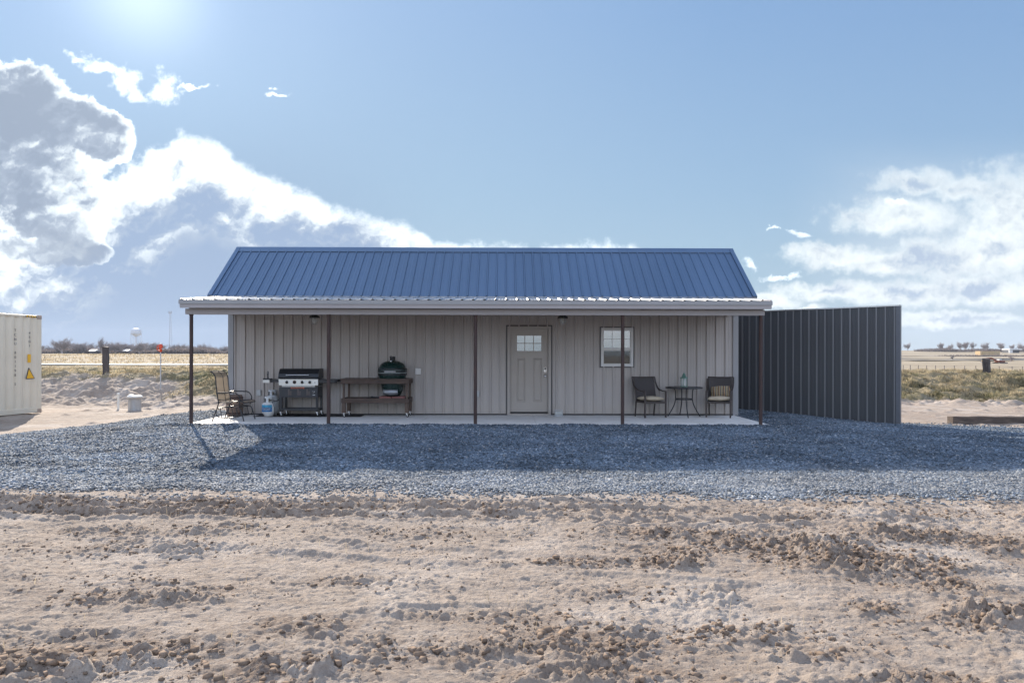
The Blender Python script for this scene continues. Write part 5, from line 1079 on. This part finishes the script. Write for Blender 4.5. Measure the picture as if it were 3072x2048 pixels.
for k in range(5):
    x0 = .155+.09*k; b.add([(x0, .0015, LH-.072), (x0+.045, .0015, LH-.072), (x0+.075, .0015, LH-.016), (x0+.03, .0015, LH-.016)], [(3, 2, 1, 0)])
b.build('hazard_stripe', ink_m, cont, loc=True)
def side_text(txt, xs_, z_top, size, step):
    for i, ch in enumerate(txt):
        if ch == ' ': continue
        M_ = Matrix.Translation((xs_, .0, z_top-i*step)) @ Matrix.Rotation(R(180), 4, 'Z') @ Matrix.Rotation(R(90), 4, 'X')
        text_obj(ch, size, ink_m, cw, M_, 'letter', ext=.002, loc=True, bold=.0)
side_text('TCNU 801198 5', .90, 2.42, .105, .128)
side_text('45G1', .42, 2.36, .10, .125)
b = MB(); b.box(.38, .49, -.004, .003, 1.50, 1.74); b.build('warning_sticker', yel_m, cont, loc=True)
b = MB(); b.prism([(.24, 1.02), (.54, 1.02), (.46, 1.33), (.44, 1.35)], 'y', -.012, .002); b.build('warning_triangle_edge', ink_m, cont, loc=True)
b = MB(); b.prism([(.27, 1.04), (.52, 1.04), (.45, 1.29), (.44, 1.30)], 'y', -.004, .004); b.build('warning_triangle', yel_m, cont, loc=True)
# old timber posts and beam
def timber(name, px, py_top, py_bot, d, wpx, label, lean=0.0, rz=0.3, cat='wooden post'):
    x = X(px, d); z0 = hz(x, d); w_ = wpx/2048*d/1.25; zt_ = Z(px, py_top, d); b = MB(); r_ = random.Random(px)
    pts = []; n_ = 6
    for i in range(n_+1):
        z = z0-.2+(zt_-z0+.2)*i/n_
        for (a, c) in ((-1, -1), (1, -1), (1, 1), (-1, 1)): pts.append((x+a*w_/2+r_.uniform(-.01, .01)+lean*(z-z0), d+c*w_/2+r_.uniform(-.01, .01), z+(r_.uniform(-.03, .02) if i == n_ else 0)))
    fs = [(4*i+j, 4*i+(j+1) % 4, 4*i+4+(j+1) % 4, 4*i+4+j) for i in range(n_) for j in range(4)]+[(4*n_, 4*n_+1, 4*n_+2, 4*n_+3)]
    Mx = Matrix.Translation((x, d, 0)) @ Matrix.Rotation(rz, 4, 'Z') @ Matrix.Translation((-x, -d, 0)); b.add([Mx @ Vector(p) for p in pts], fs)
    o = b.build(name, tiev_m, origin=(x, d, z0)); tag(o, label, cat); return o
timber('wooden_post', 318.5, 1040, 1105, 29.5, 19, 'thick grey timber post on the left bank, before the treeline', lean=-.02)
timber('wooden_post', 2961, 1075, 1117, 30.5, 19, 'leaning dark timber post on the grass bank behind the dark fence', lean=-.10, rz=.5)
xt = X(2852, 16.7); zt_ = hz(xt, 16.8)
b = MB(); vs = []; n_ = 14; rr_ = random.Random(3)
for i in range(n_+1):
    t_ = i/n_*3.6
    for a, c in ((0, 0), (.21, 0), (.21, .19), (0, .19)): vs.append((xt+t_, 16.62+a-.02*t_+rr_.uniform(-.008, .008), zt_-.01+c+rr_.uniform(-.008, .008)))
b.add(vs, [(4*i+j, 4*i+4+j, 4*i+4+(j+1) % 4, 4*i+(j+1) % 4) for i in range(n_) for j in range(4)]+[(3, 2, 1, 0), (4*n_, 4*n_+1, 4*n_+2, 4*n_+3)])
b.v = [(v[0], v[1], v[2]) for v in b.v]; tag(b.build('timber_beam', tie_m, origin=(xt, 16.7, zt_)), 'dark weathered railway sleeper lying on the dirt at the right edge', 'timber')
# yard hydrant
hx_, hy_ = X(482, 27.6), 27.6; h0 = hz(hx_, hy_); hyd = thing('yard_hydrant', (hx_, hy_, h0), 'red headed frost free yard hydrant on a thin galvanised pipe', 'hydrant')
zt_ = Z(481, 1056, 27.6); b = MB(); b.tube([(hx_, hy_, h0-.2), (hx_, hy_, zt_)], .024, 10); b.build('pipe', galv_m, hyd)
b = MB(); b.lathe([(.03, 0), (.05, .03), (.055, .10), (.075, .16), (.08, .26), (.06, .31), (.05, .33)], (hx_, hy_, zt_), 14); b.build('head', red_m, hyd)
b = MB(); b.tube(bez([(hx_-.02, hy_, zt_+.31), (hx_-.11, hy_, zt_+.27), (hx_-.15, hy_, zt_+.17), (hx_-.10, hy_, zt_+.07), (hx_-.04, hy_, zt_+.06)], 5), .018, 8); b.build('handle', red_m, hyd)
b = MB(); b.lathe([(0, .36), (.04, .355), (.055, .325), (.05, .32)], (hx_, hy_, zt_), 12); b.build('cap', white_m, hyd)
b = MB(); b.tube([(hx_+.05, hy_-.02, zt_+.14), (hx_+.13, hy_-.03, zt_+.13), (hx_+.15, hy_-.03, zt_+.10)], .024, 8); b.build('spout', galv_m, hyd)
# septic riser, pipe stub
sx_, sy2 = X(404.5, 21.6), 21.6; z_ = hz(sx_, sy2); sr = thing('septic_riser', (sx_, sy2, z_), 'round galvanised riser with pale lid standing on the left dirt yard', 'riser')
b = MB(); b.lathe([(.19, -.15), (.185, .10), (.186, .28), (.19, .42), (.205, .44)], (sx_, sy2, z_), 24); b.build('barrel', galv_m, sr)
b = MB(); b.lathe([(.205, .39), (.225, .39), (.225, .43), (.20, .455), (.10, .46), (0, .462)], (sx_, sy2, z_), 24); b.lathe([(0, .49), (.08, .49), (.09, .46)], (sx_-.09, sy2-.03, z_), 14); b.build('lid', pvc_m, sr)
sx_, sy2 = X(355, 22), 22; z_ = hz(sx_, sy2); b = MB(); b.tube([(sx_, sy2, z_-.2), (sx_, sy2, z_+.50)], .035, 12); b.lathe([(.037, .46), (.044, .47), (.044, .53), (.0, .54)], (sx_, sy2, z_), 12); tag(b.build('pvc_pipe', pvc_m, origin=(sx_, sy2, z_)), 'thin white plastic vent pipe sticking up left of the riser', 'pipe')

# ---------------------------------------------------------------- far things
def bare_tree(seed, h, spread, lean=0.0, dense=1.0, depth=6):
    r = random.Random(seed); trunk = MB(); crown = MB()
    def grow(p, d, L, rad, lev):
        segs_ = 3; pts = [p.copy()]; q = p.copy(); dd = d.copy()
        for i in range(segs_):
            dd = (dd+Vector((r.uniform(-1, 1), r.uniform(-1, 1), r.uniform(-.5, .8)))*.16).normalized(); q = q+dd*L/segs_; pts.append(q.copy())
        (trunk if lev < 2 else crown).tube(pts if lev < 4 else [pts[0], pts[-1]], rad, 3 if lev > 1 else 5, taper=[1, .88, .76, .62] if lev < 4 else [1, .6])
        if lev >= depth: return
        nb_ = 3 if lev else 5
        for k in range(nb_):
            lead = k == 0; a = r.uniform(0, 2*math.pi); sp = spread*(r.uniform(.08, .35) if lead else r.uniform(.6, 1.25)); nd = (dd+Vector((math.cos(a)*sp, math.sin(a)*sp, r.uniform(-.1, .45)))).normalized()
            st_ = pts[-1] if lead else pts[1].lerp(pts[-1], r.random()); grow(st_, nd, L*(r.uniform(.80, .95) if lead else r.uniform(.62, .85)), max(rad*(.72 if lead else .5), .028), lev+1)
    grow(Vector((0, 0, -.3)), Vector((lean, 0, 1)).normalized(), h*.24, h*.036, 0)
    return trunk, crown
PROT = []
for i, (h_, sp, le, de, dp) in enumerate(((11, .85, 0, 1, 7), (11, .65, .05, 1, 7), (11, 1.0, -.1, 1, 7), (11, .8, .0, 1.1, 7), (11, .9, .12, 1, 7))):
    tk, cr = bare_tree(20+i, h_, sp, le, de, dp); mz = max(v[2] for v in cr.v)
    for m_ in (tk, cr): m_.v = [(v[0]*h_/mz, v[1]*h_/mz, v[2]*h_/mz) for v in m_.v]
    PROT.append((tk, cr))
TM = []
def tree(px, py_base, py_top, d, kind, label, group=None, wf=1.0, far_z=None):
    x = X(px, d); z0 = hz(x, d) if far_z is None else far_z; h = max(2.0, Z(px, py_top, d)-z0); s_ = h/11.0; wf *= 1.15
    if kind < len(TM): o = dup(TM[kind])
    else: raise RuntimeError
    o.location = (x, d, z0); o.scale = (s_*wf, s_*wf, s_); o.rotation_euler = (0, 0, random.uniform(0, 6.28)); tag(o, label, 'tree', group); return o
for tk, cr in PROT:
    o = bpy.data.objects.new('bare_tree', None); col.objects.link(o); ORG[o.name] = Vector((0, 0, 0)); tk.build('trunk', bark_m, o, loc=True); cr.build('crown', bark_m, o, loc=True); TM.append(o)
tree(186, 1060, 1008, 420, 0, 'large round bare tree at the left end of the distant treeline', wf=1.25)
tree(305, 1060, 1007, 430, 1, 'tall thin bare tree rising above the treeline behind the timber post', wf=.8)
tree(420, 1062, 1022, 430, 3, 'broad rounded bare tree right below the water tower', wf=1.5)
tree(330, 1062, 1018, 440, 2, 'spindly bare tree just right of the tall thin one', wf=.9)
rt = random.Random(5)
for i in range(11):
    px = 135+i*14+rt.uniform(-4, 4); tree(px, 1060, 1026+rt.uniform(-6, 9), 470+rt.uniform(-30, 30), rt.randrange(5), 'bare grey tree in the far treeline between the container and the timber post', 'far trees between container and timber post', wf=rt.uniform(1.2, 1.8))
for i in range(13):
    px = 322+i*12+rt.uniform(-4, 4); tree(px, 1062, 1028+rt.uniform(-6, 8), 470+rt.uniform(-30, 30), rt.randrange(5), 'bare grey tree in the far treeline between the timber post and the hydrant', 'far trees between timber post and hydrant', wf=rt.uniform(1.2, 1.8))
for i in range(16):
    px = 486+i*14+rt.uniform(-4, 4); tree(px, 1062, 1029+rt.uniform(-7, 10), 480+rt.uniform(-30, 30), rt.randrange(5), 'bare grey tree in the far treeline between the hydrant and the building', 'far trees between hydrant and building', wf=rt.uniform(1.1, 1.6))
# low brush at the feet of the treeline: one mass
def brush(name, x0, x1, d, hh, n_, label, step=1):
    r = np.random.default_rng(int(d)); x = r.uniform(x0, x1, n_); y = d+r.uniform(-10, 10, n_); h = hh*r.uniform(.4, 1.1, n_)*(0.6+0.5*fbm(x, y*0, .03, 3, 8))
    co, idx = blades(n_, x, y, HZ(x, y), np.abs(h), .35*r.uniform(.5, 1.3, n_), r.uniform(.1, 1, n_), 3); c = np.array([[.19, .16, .155, 1]])*np.ones((n_*5, 1)); c[:, :3] *= np.repeat(r.uniform(.6, 1.3, (n_, 1)), 5, 0)
    stuff_mesh(name, co, idx, 3, grass_m, c, label, 'brush')
brush('treeline_brush', -345, -150, 455, 6.0, 24000, 'low grey brush along the feet of the left far treeline')
brush('hill_brush', 335, 440, 560, 4.5, 7000, 'dark brush on the ridge of the right far hill')
brush('slope_brush', 262, 330, 415, 1.8, 1500, 'low dark scrub on the right far slope left of the straw stack')
# right hill trees
for px, pt, kd, wf, lab in ((2724, 1026, 0, .95, 'small lone bare tree on the skyline just right of the dark fence'), (2820, 1024, 1, .75, 'upright bare tree left of the ridge grove'), (2829, 1026, 4, .7, 'leaning bare tree close beside the upright one'),
                            (2851, 1025, 2, 1.1, 'bushy bare tree at the left end of the ridge grove'), (2880, 1022, 0, 1.0, 'wide bare tree in the middle of the ridge grove'), (2898, 1021, 3, .9, 'tall bare tree in the ridge grove'), (2918, 1022, 1, .9, 'bare tree at the right end of the ridge grove'),
                            (2948, 1022, 2, .9, 'bare tree above the left end of the straw stack'), (2965, 1023, 4, .7, 'slim bare tree above the straw stack'), (3003, 1024, 3, 1.2, 'wide dark bare tree between the straw stack and the white shed'), (3037, 1030, 0, .8, 'small bare tree above the white shed'), (3066, 1022, 2, 1.2, 'big bare tree cut by the right edge of the view')):
    tree(px, 1047, pt, 590, kd, lab, wf=wf)
tree(3031, 1089, 1064, 230, 4, 'small bare tree standing in the pasture right of the excavator', wf=1.1)
tree(2859, 1077, 1062, 300, 2, 'little leafless bush tree in the middle of the right pasture', wf=1.1)
for o in TM:                                # the prototypes themselves stand in the treeline too
    px = rt.uniform(500, 680); o.location = (X(px, 500), 500, hz(X(px, 500), 500)); s_ = rt.uniform(.5, .75); o.scale = (s_*1.3, s_*1.3, s_); tag(o, 'bare grey tree in the far treeline between the hydrant and the building', 'tree', 'far trees between hydrant and building')
# water tower
wd_ = 1300.0; wx = X(408, wd_); wz = 0; wt = thing('water_tower', (wx, wd_, wz), 'pale water tower with round tank on thin legs beyond the treeline', 'water tower')
zb, zt_, rr_ = Z(408, 1006, wd_), Z(408, 984.5, wd_), 14.2/2048*wd_
b = MB(); b.lathe([(2, zb-1.5), (rr_*.6, zb), (rr_*.93, zb+2.0), (rr_, zb+4), (rr_, zt_-4.5), (rr_*.9, zt_-2), (rr_*.45, zt_-.3), (0, zt_+.4)], (wx, wd_, 0), 24); b.build('tank', twr_m, wt)
b = MB(); b.tube([(wx, wd_, 0), (wx, wd_, zb)], 1.3, 10); b.build('riser_pipe', twr_m, wt)
for k in range(6): a = R(60*k+20); b = MB(); b.tube([(wx+rr_*1.02*math.cos(a), wd_+rr_*1.02*math.sin(a), 0), (wx+rr_*.97*math.cos(a), wd_+rr_*.97*math.sin(a), zb+4)], .42, 6); b.build('leg', twr_m, wt)
b = MB(); b.lathe([(rr_, zb+3.8), (rr_+1.2, zb+3.8), (rr_+1.2, zb+4.6), (rr_, zb+4.6)], (wx, wd_, 0), 24); b.build('catwalk', twr_m, wt)
# lattice mast
md = 1200.0; mx = X(510.5, md); mt = thing('lattice_mast', (mx, md, 0), 'tall thin lattice radio mast right of the water tower', 'radio mast'); mh = Z(510, 934, md)
b = MB(); w0, w1 = 6.0/2048*md, 1.6/2048*md; n_ = 16
for k in range(3):
    a = R(120*k+30); b.tube([(mx+w0*math.cos(a), md+w0*math.sin(a), 0), (mx+w1*math.cos(a), md+w1*math.sin(a), mh)], .22, 4)
    for i in range(n_):
        f0, f1 = i/n_, (i+1)/n_; a2 = R(120*(k+1)+30); r0, r1 = w0+(w1-w0)*f0, w0+(w1-w0)*f1
        b.tube([(mx+r0*math.cos(a), md+r0*math.sin(a), mh*f0), (mx+r1*math.cos(a2), md+r1*math.sin(a2), mh*f1)], .11, 3); b.tube([(mx+r1*math.cos(a), md+r1*math.sin(a), mh*f1), (mx+r1*math.cos(a2), md+r1*math.sin(a2), mh*f1)], .11, 3)
b.build('mast', latt_m, mt)
b = MB()
for dx_ in (-2.6, -1.3, 1.3, 2.6): b.box(mx+dx_-.25, mx+dx_+.25, md-.3, md+.3, mh-4.0, mh+.6)
b.box(mx-2.8, mx+2.8, md-.3, md+.3, mh-2.0, mh-1.6); b.build('antenna', latt_m, mt)
# farm buildings far left
for px, d, wpx, lab in ((284, 440, 17, 'low white roofed farm shed in front of the treeline left of the timber post'), (383, 450, 14, 'small pale blue roofed shed in the treeline below the water tower')):
    x = X(px, d); z_ = hz(x, d); w_ = wpx/2048*d; t = thing('farm_shed', (x, d, z_), lab, 'shed'); b = MB(); b.box(x-w_/2, x+w_/2, d-3, d+3, z_, z_+1.9); b.build('wall', dshed_m, t)
    b = MB(); b.prism([(d-3.4, z_+1.8), (d, z_+2.9), (d+3.4, z_+1.8)], 'x', x-w_/2-.3, x+w_/2+.3); b.build('roof', shedw_m, t)
# straw stack, white shed, excavator, wire fence on the right
d = 430; x0, x1 = X(2933, d), X(2992, d); z_ = hz(x0, d)
st = thing('straw_stack', ((x0+x1)/2, d, z_), 'long block of stacked golden straw bales on the far right hillside', 'straw stack'); ztop = Z(2950, 1053, d)
for r_ in range(3):
    for c_ in range(9):
        b = MB(); w_ = (x1-x0)/9; h_ = (ztop-z_)/3; b.box(x0+c_*w_+.04, x0+(c_+1)*w_-.04, d-2.5, d+2.5, z_+r_*h_+.02, z_+(r_+1)*h_-.02, bev=.08); b.build('bale', hay_m, st)
d = 520; x0, x1 = X(3024, d), X(3058, d); z_ = hz(x0, d); sh = thing('white_shed', ((x0+x1)/2, d, z_), 'white roofed open shed on the far right hillside', 'shed')
zt_ = Z(3040, 1047, d); z_ = min(z_, zt_-2.5); b = MB(); b.box(x0+2, x1, d, d+6, z_, zt_-.6); b.box(x0, x0+2.2, d-.5, d+6, z_, zt_-.3); b.build('wall', dshed_m, sh); b = MB(); b.box(x0-.2, x1+.4, d-2, d+6.5, zt_-.6, zt_+.35); b.build('roof', shedw_m, sh)
b = MB(); b.box(x0, x0+2.5, d-1.6, d-.6, z_, zt_-.7); b.build('side_panel', shedw_m, sh)
d = 150.0; ex0 = X(3005, d); z_ = hz(ex0, d); exv = thing('excavator', (ex0, d, z_), 'dusty red excavator with arched boom parked in the far right pasture', 'excavator')
zz = lambda py: Z(2990, py, d)
zg = min(z_, zz(1090)); b = MB(); b.box(X(2990, d), X(3009, d), d-.8, d+.8, zz(1087), zz(1080.5), bev=.2); b.build('body', rotor_m, exv)
b = MB(); b.box(X(2991, d), X(2998, d), d-.8, d+.2, zz(1080.5), zz(1077.5), bev=.1); b.build('cab', shedw_m, exv)
for s_ in (-1, 1):
    b = MB(); b.box(X(2987, d), X(3011, d), d+s_*1.1-.25, d+s_*1.1+.25, zz(1090), zz(1087), bev=.1); b.build('track', dshed_m, exv)
b = MB(); b.tube(bez([(X(2990, d), d, zz(1083)), (X(2982, d), d, zz(1078)), (X(2974, d), d, zz(1074.5)), (X(2963, d), d, zz(1075)), (X(2955, d), d, zz(1077))], 4), .19, 6); b.build('boom', rotor_m, exv)
b = MB(); b.tube([(X(2956, d), d, zz(1076)), (X(2950, d), d, zz(1080)), (X(2946, d), d, zz(1085))], .15, 6); b.build('stick', yel_m, exv)
b = MB(); b.prism([(X(2943, d), zz(1086.5)), (X(2948, d), zz(1087)), (X(2949, d), zz(1083)), (X(2945, d), zz(1083))], 'y', d-.4, d+.4); b.build('bucket', dshed_m, exv)
d = 96.0; wf = thing('wire_fence', (X(2850, d), d, hz(X(2850, d), d)), 'thin wire pasture fence with dark steel posts beyond the grass bank', 'fence'); tops = []
wire_m = mat('wire_grey', (0.16, 0.14, 0.13), 0.6)
fp = [2560, 2600, 2640, 2680+145/4.9, 2680+250/4.9, 2680+490/4.9/1.33, 2680+490/4.9, 2680+620/4.9, 2680+750/4.9, 2680+897/4.9, 2680+1050/4.9, 2680+1213/4.9, 2680+1390/4.9, 2680+1556/4.9, 2680+1745/4.9, 2680+1900/4.9, 2680+2050/4.9, 3140]
for i, px in enumerate(sorted(fp)):
    x = X(px, d); z_ = hz(x, d); zt_ = Z(px, 1094+(px-2680)*.012, d); b = MB(); b.tube([(x, d, z_-.2), (x, d, zt_)], .05, 5); b.build('post', wire_m, wf); tops.append((x, z_, zt_))
for fr_ in (.93, .65, .4):
    b = MB(); b.tube([(x, d, z_+(zt_-z_)*fr_) for x, z_, zt_ in tops], .012, 3); b.build('wire', wire_m, wf)

# ---------------------------------------------------------------- square the building group with the photograph (turned a touch about its centre)
YAW = R(0.55); T = Matrix.Translation((-0.68, WY, 0)) @ Matrix.Rotation(YAW, 4, 'Z') @ Matrix.Translation((0.68, -WY, 0))
bpy.context.view_layer.update()
for o in BLDG: o.matrix_world = T @ o.matrix_world

# ---------------------------------------------------------------- the air between here and the far trees
hm = bpy.data.materials.new('haze_air'); hm.use_nodes = True; ht = NT(hm.node_tree); ht.n.remove(ht.n['Principled BSDF'])
pv = ht.new('ShaderNodeVolumePrincipled'); pv.inputs['Density'].default_value = 0.00013; pv.inputs['Color'].default_value = (0.80, 0.88, 1.0, 1); pv.inputs['Anisotropy'].default_value = 0.0
ht.l.new(pv.outputs[0], ht.n['Material Output'].inputs['Volume'])
b = MB(); b.box(-2510, 2510, -1510, 2610, -8, 95); hz_o = b.build('haze', hm); tag(hz_o, 'pale haze over the far fields', 'haze', kind='stuff')
sc.cycles.volume_bounces = 0
